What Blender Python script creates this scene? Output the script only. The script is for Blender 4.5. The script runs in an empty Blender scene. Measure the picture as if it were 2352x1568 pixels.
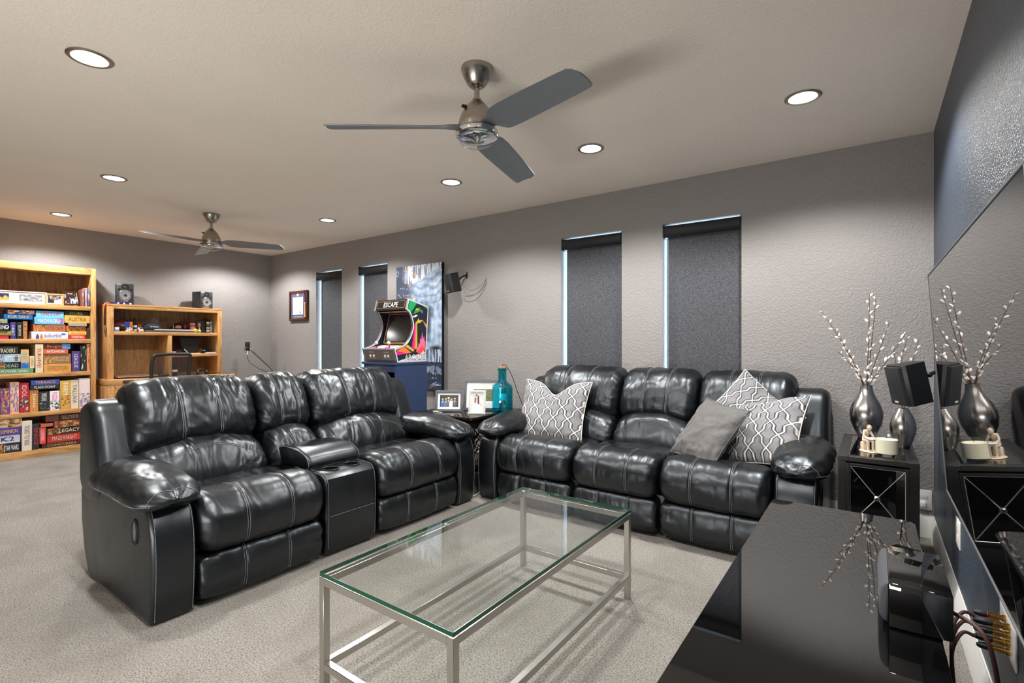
import bpy, bmesh, math, random
from mathutils import Vector, Matrix, noise

S = bpy.context.scene
COL = S.collection
PI = math.pi
rad = math.radians
H = 2.44            # ceiling height
XR, XL, YW, YF = 0.30, -7.20, 3.912, -1.60   # room walls

# ------------------------------------------------------------------ camera, world, exposure
cam = bpy.data.cameras.new('camera')
cam.sensor_width = 36.0
cam.lens = 1150.0 * 36.0 / 2352.0
cam.clip_start = 0.02
camo = bpy.data.objects.new('camera', cam)
COL.objects.link(camo)
camo.location = (0, 0, 1.18)
camo.rotation_euler = (rad(90), 0, rad(35.73))
S.camera = camo
S.view_settings.view_transform = 'Standard'
S.view_settings.look = 'None'
S.view_settings.exposure = 0.3
S.view_settings.gamma = 1.0
S.view_settings.use_curve_mapping = False
S.cycles.max_bounces = 10
S.cycles.diffuse_bounces = 6
S.cycles.glossy_bounces = 6
S.cycles.transparent_max_bounces = 16
S.cycles.sample_clamp_indirect = 6.0

W = bpy.data.worlds.new('daylight')
S.world = W
W.use_nodes = True
W.node_tree.nodes['Background'].inputs[0].default_value = (0.62, 0.82, 1.0, 1)
W.node_tree.nodes['Background'].inputs[1].default_value = 11.0

SPOT_W = 118.0
LIGHTS = [(-0.29, 2.97), (-1.49, 2.95), (-2.70, 2.93), (-4.59, 3.10), (-2.82, 0.71), (-4.74, 1.34), (-6.53, 1.42),
          (-0.29, 0.72), (-1.50, 0.71), (-6.53, 3.20)]

# added fill lamp behind the camera, standing in for bounce to brighten the ceiling
_A = bpy.data.lights.new('added_fill_light', 'AREA')
_A.shape = 'RECTANGLE'
_A.size, _A.size_y = 2.0, 0.3
_A.energy = 50.0
_A.color = (1.0, 0.98, 0.955)
_ao = bpy.data.objects.new('added_fill_light', _A)
COL.objects.link(_ao)
_ao.location = (-1.5, -1.40, 0.40)
_ao.rotation_euler = (2.13, 0, 0)

# ------------------------------------------------------------------ helpers
def lin(c):
    return tuple((x / 12.92 if x <= 0.04045 else ((x + 0.055) / 1.055) ** 2.4) for x in c)


def rgb(r, g, b):
    return lin((r / 255.0, g / 255.0, b / 255.0))


def node(nt, t, **kw):
    n = nt.nodes.new(t)
    for k, v in kw.items():
        setattr(n, k, v)
    return n


def setin(nt, n, name, v):
    s = n.inputs[name]
    if isinstance(v, bpy.types.NodeSocket):
        nt.links.new(v, s)
    else:
        if isinstance(v, tuple) and len(v) == 3 and s.type == 'RGBA':
            v = (*v, 1)
        s.default_value = v


def mth(nt, op, a, b=None, c=None, clamp=False):
    n = node(nt, 'ShaderNodeMath', operation=op, use_clamp=clamp)
    for i, x in enumerate((a, b, c)):
        if x is not None:
            setin(nt, n, i, x)
    return n.outputs[0]


def mixc(nt, f, a, b):
    n = node(nt, 'ShaderNodeMix', data_type='RGBA')
    setin(nt, n, 0, f)
    setin(nt, n, 6, a)
    setin(nt, n, 7, b)
    return n.outputs[2]


def noise_tex(nt, vec, scale, detail=3.0, rough=0.5, dist=0.0, typ='FBM'):
    n = node(nt, 'ShaderNodeTexNoise')
    n.noise_type = typ
    if vec is not None:
        setin(nt, n, 'Vector', vec)
    setin(nt, n, 'Scale', scale)
    setin(nt, n, 'Detail', detail)
    setin(nt, n, 'Roughness', rough)
    setin(nt, n, 'Distortion', dist)
    return n.outputs['Fac'] if 'Fac' in n.outputs else n.outputs[0]


def mapped(nt, scale=(1, 1, 1), rot=(0, 0, 0), kind='Object'):
    tc = node(nt, 'ShaderNodeTexCoord')
    mp = node(nt, 'ShaderNodeMapping')
    nt.links.new(tc.outputs[kind], mp.inputs[0])
    mp.inputs['Scale'].default_value = scale
    mp.inputs['Rotation'].default_value = rot
    return mp.outputs[0]


def ramp(nt, f, stops):
    n = node(nt, 'ShaderNodeValToRGB')
    setin(nt, n, 0, f)
    e = n.color_ramp.elements
    while len(e) < len(stops):
        e.new(0.5)
    for el, (p, c) in zip(e, stops):
        el.position = p
        el.color = (*c, 1) if len(c) == 3 else c
    return n.outputs[0]


def bump(nt, h, strength, dist, normal=None):
    n = node(nt, 'ShaderNodeBump')
    setin(nt, n, 'Height', h)
    setin(nt, n, 'Strength', strength)
    setin(nt, n, 'Distance', dist)
    if normal is not None:
        setin(nt, n, 'Normal', normal)
    return n.outputs[0]


MATS = {}


def mat(name, col=(0.5, 0.5, 0.5), rough=0.5, metal=0.0, ior=1.5, **kw):
    """principled material; cached by name"""
    if name in MATS:
        return MATS[name]
    m = bpy.data.materials.new(name)
    m.use_nodes = True
    nt = m.node_tree
    p = nt.nodes['Principled BSDF']
    setin(nt, p, 'Base Color', col)
    setin(nt, p, 'Roughness', rough)
    setin(nt, p, 'Metallic', metal)
    setin(nt, p, 'IOR', ior)
    for k, v in kw.items():
        setin(nt, p, k.replace('_', ' '), v)
    MATS[name] = m
    return m


def pnode(m):
    return m.node_tree, m.node_tree.nodes['Principled BSDF']


def clear_glass(name, tint, ior=1.5, extra=0.0):
    if name in MATS:
        return MATS[name]
    m = bpy.data.materials.new(name)
    m.use_nodes = True
    nt = m.node_tree
    nt.nodes.remove(nt.nodes['Principled BSDF'])
    out = nt.nodes['Material Output']
    tr = node(nt, 'ShaderNodeBsdfTransparent')
    setin(nt, tr, 'Color', tint)
    gl = node(nt, 'ShaderNodeBsdfGlossy')
    setin(nt, gl, 'Roughness', 0.0)
    lw = node(nt, 'ShaderNodeLayerWeight')
    lw.inputs[0].default_value = 0.5
    f0 = ((ior - 1) / (ior + 1)) ** 2 + extra
    f = mth(nt, 'ADD', mth(nt, 'MULTIPLY', mth(nt, 'POWER', lw.outputs['Facing'], 5.0), 1 - f0), f0, clamp=True)
    mx = node(nt, 'ShaderNodeMixShader')
    setin(nt, mx, 0, f)
    nt.links.new(tr.outputs[0], mx.inputs[1])
    nt.links.new(gl.outputs[0], mx.inputs[2])
    nt.links.new(mx.outputs[0], out.inputs[0])
    MATS[name] = m
    return m


def emit(name, col, strength):
    m = mat(name, (0, 0, 0), 0.5)
    nt, p = pnode(m)
    setin(nt, p, 'Emission Color', col)
    setin(nt, p, 'Emission Strength', strength)
    return m


def wm(o):
    M = o.matrix_basis.copy()
    while o.parent:
        o = o.parent
        M = o.matrix_basis @ M
    return M


def info(o, label=None, cat=None, group=None, kind=None):
    if label: o['label'] = label
    if cat: o['category'] = cat
    if group: o['group'] = group
    if kind: o['kind'] = kind
    return o


def thing(name, label, cat, loc=(0, 0, 0), rz=0.0, group=None, rot=None):
    o = bpy.data.objects.new(name, None)
    o.empty_display_size = 0.05
    COL.objects.link(o)
    o.location = loc
    o.rotation_euler = rot if rot else (0, 0, rz)
    return info(o, label, cat, group)


def tree_copy(o, parent=None):
    c = o.copy()
    COL.objects.link(c)
    if parent is not None:
        c.parent = parent
    for ch in list(o.children):
        tree_copy(ch, c)
    return c


def link_mesh(name, me, material, parent=None, M=None):
    o = bpy.data.objects.new(name, me)
    COL.objects.link(o)
    if material is not None and not me.materials:
        me.materials.append(material)
    if parent is not None:
        o.parent = parent
    if M is not None:
        o.matrix_basis = M
    return o


def T(x, y, z):
    return Matrix.Translation((x, y, z))


def RZ(a):
    return Matrix.Rotation(a, 4, 'Z')


def RX(a):
    return Matrix.Rotation(a, 4, 'X')


def RY(a):
    return Matrix.Rotation(a, 4, 'Y')


class G:
    """collects shapes into one bmesh"""

    def __init__(s):
        s.bm = bmesh.new()

    def _xf(s, vs, M):
        if M is not None:
            for v in vs:
                v.co = M @ v.co

    def box(s, x0, y0, z0, x1, y1, z1, bev=0.0, seg=2, M=None):
        n0 = len(s.bm.verts)
        r = bmesh.ops.create_cube(s.bm, size=1.0)
        vs = r['verts']
        for v in vs:
            v.co = Vector(((x0 + x1) / 2 + v.co.x * (x1 - x0), (y0 + y1) / 2 + v.co.y * (y1 - y0), (z0 + z1) / 2 + v.co.z * (z1 - z0)))
        if bev > 0:
            es = list({e for v in vs for e in v.link_edges})
            r = bmesh.ops.bevel(s.bm, geom=es, offset=bev, segments=seg, affect='EDGES', profile=0.5)
            vs = list({v for f in r['faces'] for v in f.verts} | {v for v in vs if v.is_valid})
        s._xf(vs, M)
        return s

    def poly(s, pts, faces, M=None):
        vs = [s.bm.verts.new(p) for p in pts]
        for f in faces:
            try:
                s.bm.faces.new([vs[i] for i in f])
            except ValueError:
                pass
        s._xf(vs, M)
        return s

    def prism(s, pts, t0, t1, axis='x', bev=0.0, seg=2, M=None):
        """extrude a 2D polygon: axis x -> pts are (y,z); y -> (x,z); z -> (x,y)"""
        def P(a, b, t):
            return {'x': (t, a, b), 'y': (a, t, b), 'z': (a, b, t)}[axis]
        n = len(pts)
        v0 = [s.bm.verts.new(P(a, b, t0)) for a, b in pts]
        v1 = [s.bm.verts.new(P(a, b, t1)) for a, b in pts]
        fs = [s.bm.faces.new(v0), s.bm.faces.new(v1[::-1])]
        for i in range(n):
            j = (i + 1) % n
            fs.append(s.bm.faces.new((v0[i], v1[i], v1[j], v0[j])))
        bmesh.ops.recalc_face_normals(s.bm, faces=fs)
        vs = v0 + v1
        if bev > 0:
            es = [e for e in {e for f in fs[:2] for e in f.edges}]
            r = bmesh.ops.bevel(s.bm, geom=es, offset=bev, segments=seg, affect='EDGES', profile=0.5)
            vs = list({v for f in r['faces'] for v in f.verts} | {v for v in vs if v.is_valid})
        s._xf(vs, M)
        return s

    def lathe(s, prof, n=32, M=None, cap0=True, cap1=True):
        rings = []
        for r, z in prof:
            rings.append([s.bm.verts.new((r * math.cos(2 * PI * i / n), r * math.sin(2 * PI * i / n), z)) for i in range(n)])
        fs = []
        for a, b in zip(rings, rings[1:]):
            for i in range(n):
                j = (i + 1) % n
                fs.append(s.bm.faces.new((a[i], a[j], b[j], b[i])))
        if cap0: fs.append(s.bm.faces.new(rings[0][::-1]))
        if cap1: fs.append(s.bm.faces.new(rings[-1]))
        s._xf([v for r in rings for v in r], M)
        return s

    def tube(s, pts, r, n=8, caps=True, M=None):
        pts = [Vector(p) for p in pts]
        rs = r if isinstance(r, (list, tuple)) else [r] * len(pts)
        rings = []
        t = (pts[1] - pts[0]).normalized()
        up = Vector((0, 0, 1)) if abs(t.z) < 0.9 else Vector((1, 0, 0))
        a = t.cross(up).normalized()
        for i, p in enumerate(pts):
            t = (pts[min(i + 1, len(pts) - 1)] - pts[max(i - 1, 0)]).normalized()
            a = (a - t * a.dot(t)).normalized()
            b = t.cross(a)
            rings.append([s.bm.verts.new(p + (a * math.cos(2 * PI * k / n) + b * math.sin(2 * PI * k / n)) * rs[i]) for k in range(n)])
        for q, w in zip(rings, rings[1:]):
            for k in range(n):
                j = (k + 1) % n
                s.bm.faces.new((q[k], q[j], w[j], w[k]))
        if caps:
            s.bm.faces.new(rings[0][::-1])
            s.bm.faces.new(rings[-1])
        s._xf([v for q in rings for v in q], M)
        return s

    def cyl(s, p0, p1, r0, r1=None, n=16, M=None):
        return s.tube([p0, p1], [r0, r0 if r1 is None else r1], n, True, M)

    def ball(s, c, r, nu=16, nv=10, sc=(1, 1, 1), M=None):
        rr = bmesh.ops.create_uvsphere(s.bm, u_segments=nu, v_segments=nv, radius=r)
        for v in rr['verts']:
            v.co = Vector((c[0] + v.co.x * sc[0], c[1] + v.co.y * sc[1], c[2] + v.co.z * sc[2]))
        s._xf(rr['verts'], M)
        return s

    def obj(s, name, material, parent=None, smooth=True, angle=38.0, world=False, at=None):
        """world: the coordinates are world ones; at: object origin in the given coordinates"""
        bm = s.bm
        bmesh.ops.recalc_face_normals(bm, faces=bm.faces[:])
        if world and parent is not None:
            inv = wm(parent).inverted()
            for v in bm.verts:
                v.co = inv @ v.co
        if at is not None:
            o = Vector(at)
            for v in bm.verts:
                v.co -= o
        me = bpy.data.meshes.new(name)
        for f in bm.faces:
            f.smooth = smooth
        bm.to_mesh(me)
        bm.free()
        if smooth:
            me.set_sharp_from_angle(angle=rad(angle))
        return link_mesh(name, me, material, parent, T(*at) if at is not None else None)


def catmull(pts, n, closed=True):
    """n points along a Catmull-Rom curve through pts, evenly spaced in parameter"""
    m = len(pts)
    out = []
    segs = m if closed else m - 1
    for k in range(n):
        t = k * segs / n if closed else k * segs / (n - 1)
        i = min(int(t), segs - 1)
        u = t - i
        if closed:
            p = [pts[(i + j - 1) % m] for j in range(4)]
        else:
            p = [pts[min(max(i + j - 1, 0), m - 1)] for j in range(4)]
        out.append(tuple(0.5 * ((2 * p[1][d]) + (-p[0][d] + p[2][d]) * u + (2 * p[0][d] - 5 * p[1][d] + 4 * p[2][d] - p[3][d]) * u * u
                                + (-p[0][d] + 3 * p[1][d] - 3 * p[2][d] + p[3][d]) * u ** 3) for d in range(len(p[0]))))
    return out


def print_mat(name='printed_surface', rough=0.45):
    if name in MATS:
        return MATS[name]
    m = mat(name, (0.5, 0.5, 0.5), rough)
    nt, p = pnode(m)
    a = node(nt, 'ShaderNodeAttribute', attribute_name='Col')
    nt.links.new(a.outputs['Color'], p.inputs['Base Color'])
    return m


def art(name, w, h, nx, ny, func, parent=None, M=None, material=None):
    """flat printed sheet in the local XZ plane (facing -Y), colours from func(u, v) in sRGB 0..1"""
    vs, cols = [], []
    for j in range(ny + 1):
        for i in range(nx + 1):
            vs.append(((i / nx - 0.5) * w, 0.0, j / ny * h))
            cols.append((*lin(func(i / nx, j / ny)), 1.0))
    fs = [(j * (nx + 1) + i, j * (nx + 1) + i + 1, (j + 1) * (nx + 1) + i + 1, (j + 1) * (nx + 1) + i) for j in range(ny) for i in range(nx)]
    me = bpy.data.meshes.new(name)
    me.from_pydata(vs, [], fs)
    ca = me.color_attributes.new('Col', 'FLOAT_COLOR', 'POINT')
    ca.data.foreach_set('color', [x for c in cols for x in c])
    return link_mesh(name, me, material or print_mat(), parent, M)


_txt = {}


def text(name, s, width, height, material, parent, M, bold=0.0):
    """lettering in the local XZ plane facing -Y, centred, scaled to width x height"""
    if s not in _txt:
        cu = bpy.data.curves.new('lettering', 'FONT')
        cu.body = s
        cu.resolution_u = 2
        cu.extrude = 0.0
        cu.offset = bold
        ob = bpy.data.objects.new('lettering', cu)
        COL.objects.link(ob)
        bpy.context.view_layer.update()
        me = bpy.data.meshes.new_from_object(ob.evaluated_get(bpy.context.evaluated_depsgraph_get()))
        bpy.data.objects.remove(ob)
        xs = [v.co.x for v in me.vertices]
        ys = [v.co.y for v in me.vertices]
        _txt[s] = ([(v.co.x, v.co.y) for v in me.vertices], [tuple(p.vertices) for p in me.polygons], min(xs), max(xs), min(ys), max(ys))
        bpy.data.meshes.remove(me)
    vs, fs, x0, x1, y0, y1 = _txt[s]
    sx, sy = width / max(x1 - x0, 1e-4), height / max(y1 - y0, 1e-4)
    me = bpy.data.meshes.new(name)
    me.from_pydata([((x - (x0 + x1) / 2) * sx, 0.0, (y - (y0 + y1) / 2) * sy) for x, y in vs], [], fs)
    return link_mesh(name, me, material, parent, M)


def ink(r, g, b):
    return mat('ink_%d_%d_%d' % (r, g, b), rgb(r, g, b), 0.5)


# ------------------------------------------------------------------ materials
def orange_peel(name, col, strength, scale=70.0, sheen=0.5):
    m = mat(name, col, 0.55, ior=1.45)
    nt, p = pnode(m)
    v = mapped(nt)
    n1 = noise_tex(nt, v, scale, 3.0, 0.55, 0.6)
    n2 = noise_tex(nt, v, scale * 3.1, 2.0, 0.5)
    h = mth(nt, 'ADD', ramp(nt, n1, [(0.38, (0, 0, 0)), (0.66, (1, 1, 1))]), mth(nt, 'MULTIPLY', n2, 0.35))
    setin(nt, p, 'Normal', bump(nt, h, strength, 0.005))
    big = noise_tex(nt, v, 1.7, 3.0)
    setin(nt, p, 'Base Color', mixc(nt, big, tuple(c * 0.94 for c in col), tuple(c * 1.05 for c in col)))
    setin(nt, p, 'Roughness', sheen)
    return m


M_WALL = orange_peel('taupe_wall_paint', rgb(144, 140, 138), 0.5, 76, 0.6)
M_DARKWALL = orange_peel('charcoal_wall_paint', rgb(66, 75, 88), 0.6, 115, 0.36)
M_CEIL = orange_peel('ceiling_paint', rgb(238, 228, 215), 0.25, 85, 0.7)
M_WHITE = mat('white_trim_paint', rgb(225, 224, 220), 0.35)


def carpet_mat():
    m = mat('beige_carpet', rgb(176, 166, 152), 0.95)
    nt, p = pnode(m)
    v = mapped(nt)
    n1 = noise_tex(nt, v, 150, 4.0, 0.72)
    n2 = noise_tex(nt, v, 48, 4.0, 0.65)
    n3 = noise_tex(nt, v, 2.6, 3.0, 0.5, 0.8)
    sp = ramp(nt, n1, [(0.36, rgb(122, 115, 107)), (0.5, rgb(188, 182, 173)), (0.68, rgb(218, 215, 209))])
    c = mixc(nt, mth(nt, 'MULTIPLY', ramp(nt, n3, [(0.42, (0, 0, 0)), (0.6, (1, 1, 1))]), 0.35), sp, rgb(150, 143, 134))
    setin(nt, p, 'Base Color', c)
    h = mth(nt, 'ADD', n1, mth(nt, 'MULTIPLY', n2, 1.2))
    setin(nt, p, 'Normal', bump(nt, h, 1.0, 0.02))
    setin(nt, p, 'Specular IOR Level', 0.1)
    return m


M_CARPET = carpet_mat()


def leather(name, wrinkle, rough=0.35):
    m = mat(name, rgb(9, 10, 13), rough, ior=1.60, Specular_Tint=(0.86, 0.94, 1.0, 1))
    nt, p = pnode(m)
    v = mapped(nt)
    fine = noise_tex(nt, v, 420, 2.0, 0.5)
    warp = noise_tex(nt, mapped(nt, (1.3, 0.8, 0.7), (0, rad(14), 0)), 5.5, 2.0, 0.5, 0.8)
    cr = noise_tex(nt, mapped(nt, (1.7, 0.7, 0.55), (0, rad(18), 0)), 8.5, 4.0, 0.55, 1.0, 'RIDGED_MULTIFRACTAL')
    cr = mth(nt, 'MINIMUM', cr, 1.5)
    nb = bump(nt, warp, 0.50 * wrinkle, 0.05)
    nb = bump(nt, cr, 0.36 * wrinkle, 0.014, nb)
    nb = bump(nt, fine, 0.12, 0.0015, nb)
    setin(nt, p, 'Normal', nb)
    setin(nt, p, 'Roughness', mth(nt, 'ADD', rough - 0.08, mth(nt, 'MULTIPLY', warp, 0.16)))
    return m


M_LEATHER = leather('black_leather', 0.50)
M_LEATHER_W = leather('creased_black_leather', 1.0)
M_LEATHER_S = leather('smooth_black_leather', 0.10, 0.35)


def oak_mat(name='golden_oak', k=1.0, direction='y'):
    m = mat(name, rgb(205, 150, 85), 0.38)
    nt, p = pnode(m)
    sc = {'y': (9, 1.1, 9), 'z': (9, 9, 1.1)}[direction]
    v = mapped(nt, sc)
    n1 = noise_tex(nt, v, 3.2, 4.0, 0.6, 1.4)
    n2 = noise_tex(nt, mapped(nt, tuple(x * 6 for x in sc)), 8.0, 2.0)
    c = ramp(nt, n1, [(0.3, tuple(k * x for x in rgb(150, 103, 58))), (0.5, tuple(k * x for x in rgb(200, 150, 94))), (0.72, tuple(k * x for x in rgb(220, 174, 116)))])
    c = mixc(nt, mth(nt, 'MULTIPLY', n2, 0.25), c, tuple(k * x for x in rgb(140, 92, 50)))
    setin(nt, p, 'Base Color', c)
    setin(nt, p, 'Normal', bump(nt, n2, 0.05, 0.002))
    return m


M_OAK = oak_mat()
M_OAKV = oak_mat('golden_oak_upright', 1.0, 'z')
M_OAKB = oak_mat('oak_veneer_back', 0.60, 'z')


def brushed(name, col, rough, aniso=0.0, scale=(1, 1, 90)):
    m = mat(name, col, rough, 1.0)
    nt, p = pnode(m)
    n = noise_tex(nt, mapped(nt, scale), 14.0, 3.0)
    setin(nt, p, 'Roughness', mth(nt, 'ADD', rough - 0.06, mth(nt, 'MULTIPLY', n, 0.14)))
    return m


M_STEEL = brushed('brushed_steel', rgb(186, 182, 176), 0.30)
M_NICKEL = brushed('brushed_nickel', rgb(168, 160, 150), 0.28)
M_CHROME = mat('chrome', rgb(215, 215, 215), 0.10, 1.0)
M_VASE = brushed('pewter_vase', rgb(190, 186, 183), 0.20, scale=(60, 60, 2))
M_BLADE = mat('grey_fan_blade', rgb(132, 138, 142), 0.42, 0.55)
M_BLACK = mat('satin_black', rgb(22, 22, 23), 0.42)
M_GLOSS = mat('gloss_black', rgb(6, 6, 7), 0.02, ior=2.1)
M_SCREEN = mat('black_screen_glass', rgb(4, 4, 5), 0.015, ior=1.6)
M_ESPRESSO = mat('espresso_wood', rgb(30, 24, 21), 0.25)
M_RUBBER = mat('black_plastic', rgb(18, 18, 19), 0.5)
M_GREYPL = mat('grey_plastic', rgb(92, 94, 98), 0.45)
M_WHITEPL = mat('white_plastic', rgb(232, 230, 226), 0.35)
M_GOLD = mat('brass', rgb(205, 160, 75), 0.22, 1.0)
M_GLASS = clear_glass('clear_glass', (0.97, 0.985, 0.98))
M_PANE = clear_glass('window_glass', (0.95, 0.97, 0.98))
M_GREENEDGE = mat('green_glass_edge', rgb(8, 70, 52), 0.05, ior=1.5)
M_PAPER = mat('white_paper', rgb(232, 231, 228), 0.6)
# ------------------------------------------------------------------ room shell
def struct(o):
    o['kind'] = 'structure'
    return o


struct(G().box(XL - .1, YF - .1, -0.1, XR + .1, YW + .2, 0).obj('floor', M_CARPET))
struct(G().box(XL - .1, YF - .1, H, XR + .1, YW + .2, H + .1).obj('ceiling', M_CEIL))
struct(G().box(XL - .12, YF - .1, 0, XL, YW + .2, H).obj('wall_left', M_WALL))
struct(G().box(XR, YF - .1, 0, XR + .12, YW + .2, H).obj('wall_right', M_DARKWALL))
struct(G().box(XL, YF - .12, 0, XR, YF, H).obj('wall_front', M_WALL))

WIN = [(-6.047, -5.486), (-5.153, -4.612), (-2.269, -1.690), (-1.346, -0.768)]
WZ0, WZ1, WT = 0.60, 2.106, 0.15
g = G()
xs = [XL] + [x for w in WIN for x in w] + [XR]
for i in range(0, len(xs), 2):
    g.box(xs[i], YW, 0, xs[i + 1], YW + WT, H)
for a, b in WIN:
    g.box(a, YW, 0, b, YW + WT, WZ0)
    g.box(a, YW, WZ1, b, YW + WT, H)
bmesh.ops.remove_doubles(g.bm, verts=g.bm.verts[:], dist=1e-5)
struct(g.obj('wall_back', M_WALL, smooth=False))


def baseboard(name, pts):
    """profile (t = out from wall, z) swept along a straight run; pts = p0, p1, inward normal"""
    (x0, y0), (x1, y1), (nx, ny) = pts
    prof = [(0, 0), (0.016, 0), (0.016, 0.085), (0.012, 0.095), (0.012, 0.108), (0.006, 0.122), (0.004, 0.135), (0, 0.135)]
    g = G()
    v0 = [g.bm.verts.new((x0 + nx * t, y0 + ny * t, z)) for t, z in prof]
    v1 = [g.bm.verts.new((x1 + nx * t, y1 + ny * t, z)) for t, z in prof]
    for i in range(len(prof) - 1):
        g.bm.faces.new((v0[i], v1[i], v1[i + 1], v0[i + 1]))
    g.bm.faces.new(v0)
    g.bm.faces.new(v1)
    return struct(g.obj(name, M_WHITE, angle=25))


baseboard('baseboard_back', ((XL, YW), (XR, YW), (0, -1)))
baseboard('baseboard_right', ((XR, YF), (XR, YW), (-1, 0)))
baseboard('baseboard_left', ((XL, YF), (XL, YW), (1, 0)))
baseboard('baseboard_front', ((XL, YF), (XR, YF), (0, 1)))

for i, (a, b) in enumerate(WIN):
    w = bpy.data.objects.new('window_%d' % (i + 1), None)
    COL.objects.link(w)
    w.location = ((a + b) / 2, YW + .12, WZ0)
    struct(w)
    g = G()
    y0, y1 = YW + .118, YW + .148
    g.box(a + .001, y0, WZ0 + .001, a + .014, y1, WZ1 - .001, .003)
    g.box(b - .014, y0, WZ0 + .001, b - .001, y1, WZ1 - .001, .003)
    g.box(a + .014, y0, WZ0 + .001, b - .014, y1, WZ0 + .014, .003)
    g.box(a + .014, y0, WZ1 - .014, b - .014, y1, WZ1 - .001, .003)
    struct(g.obj('window_frame', M_WHITEPL, w, world=True))
    struct(G().box(a + .010, YW + .128, WZ0 + .010, b - .010, YW + .134, WZ1 - .010).obj('pane', M_PANE, w, world=True))

# ------------------------------------------------------------------ roller blinds
m = mat('charcoal_blind_cloth', rgb(62, 64, 69), 0.85)
nt, p = pnode(m)
n1 = noise_tex(nt, mapped(nt, (12, 12, 100)), 6.0, 4.0, 0.75)
setin(nt, p, 'Base Color', ramp(nt, n1, [(0.36, rgb(34, 35, 39)), (0.52, rgb(70, 72, 78)), (0.66, rgb(118, 120, 126))]))
setin(nt, p, 'Normal', bump(nt, n1, 0.25, 0.002))
M_BLIND = m
M_ROLL = mat('black_blind_roll', rgb(34, 35, 37), 0.7)
BL = ['charcoal roller blind in the window next to the framed certificate', 'charcoal roller blind in the window behind the arcade cabinet',
      'charcoal roller blind in the narrower window above the patterned cushion', 'charcoal roller blind in the window above the middle sofa seat']
for i, (a, b) in enumerate(WIN):
    t = thing('roller_blind', BL[i], 'blind', ((a + b) / 2, YW + .055, WZ0), 0, 'charcoal roller blinds in the tall windows')
    gap = .024
    G().box(a + gap, YW + .066, WZ0 + .03, b - .004, YW + .0675, WZ1 - .06).obj('blind_cloth', M_BLIND, t, world=True, smooth=False)
    G().lathe([(0.0, 0), (.044, 0), (.046, .004), (.046, b - a - .026), (.044, b - a - .022), (0, b - a - .022)], 28, T(a + .012, YW + .040, WZ1 - .056) @ RY(PI / 2), False, False).obj('blind_roll', M_ROLL, t, world=True)
    G().box(a + .003, YW + .004, WZ1 - .108, a + .0095, YW + .085, WZ1 - .006, .002).obj('bracket', M_BLACK, t, world=True)
    G().box(b - .0085, YW + .004, WZ1 - .108, b - .003, YW + .085, WZ1 - .006, .002).obj('bracket', M_BLACK, t, world=True)
    G().box(a + gap, YW + .060, WZ0 + .006, b - .004, YW + .073, WZ0 + .036, .003).obj('bottom_bar', M_BLACK, t, world=True)

# ------------------------------------------------------------------ recessed ceiling lights
M_LENS = emit('lit_lamp_lens', (1.0, 0.99, 0.97), 22.0)
LL = ['recessed ceiling light above the end table with vases', 'recessed ceiling light beyond the near fan, second from the black wall', 'recessed ceiling light above the gap between the two couches',
      'recessed ceiling light by the window wall near the certificate', 'large bright recessed ceiling light nearest the camera, above the loveseat', 'recessed ceiling light between the loveseat and the desk',
      'recessed ceiling light in front of the game bookshelf', 'recessed ceiling light above the black media stand', 'recessed ceiling light above the glass coffee table',
      'recessed ceiling light mostly hidden behind a blade of the far fan']
for i, (x, y) in enumerate(LIGHTS):
    t = thing('recessed_light', LL[i], 'ceiling light', (x, y, H), 0, 'round recessed ceiling lights')
    G().lathe([(.064, -.0005), (.084, -.0005), (.084, -.005), (.078, -.009), (.066, -.007), (.064, -.0005)], 40, cap0=False, cap1=False).obj('trim_ring', M_NICKEL, t)
    G().lathe([(.0, -.003), (.04, -.004), (.065, -.0015)], 32, cap0=False, cap1=False).obj('lamp_lens', M_LENS, t)
    L = bpy.data.lights.new('downlight', 'SPOT')
    L.energy = SPOT_W
    L.color = (1.0, 0.982, 0.958)
    L.spot_size = rad(146)
    L.spot_blend = 0.42
    L.shadow_soft_size = 0.055
    lo = bpy.data.objects.new('downlight', L)
    COL.objects.link(lo)
    lo.parent = t
    lo.location = (0, 0, -.016)


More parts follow.
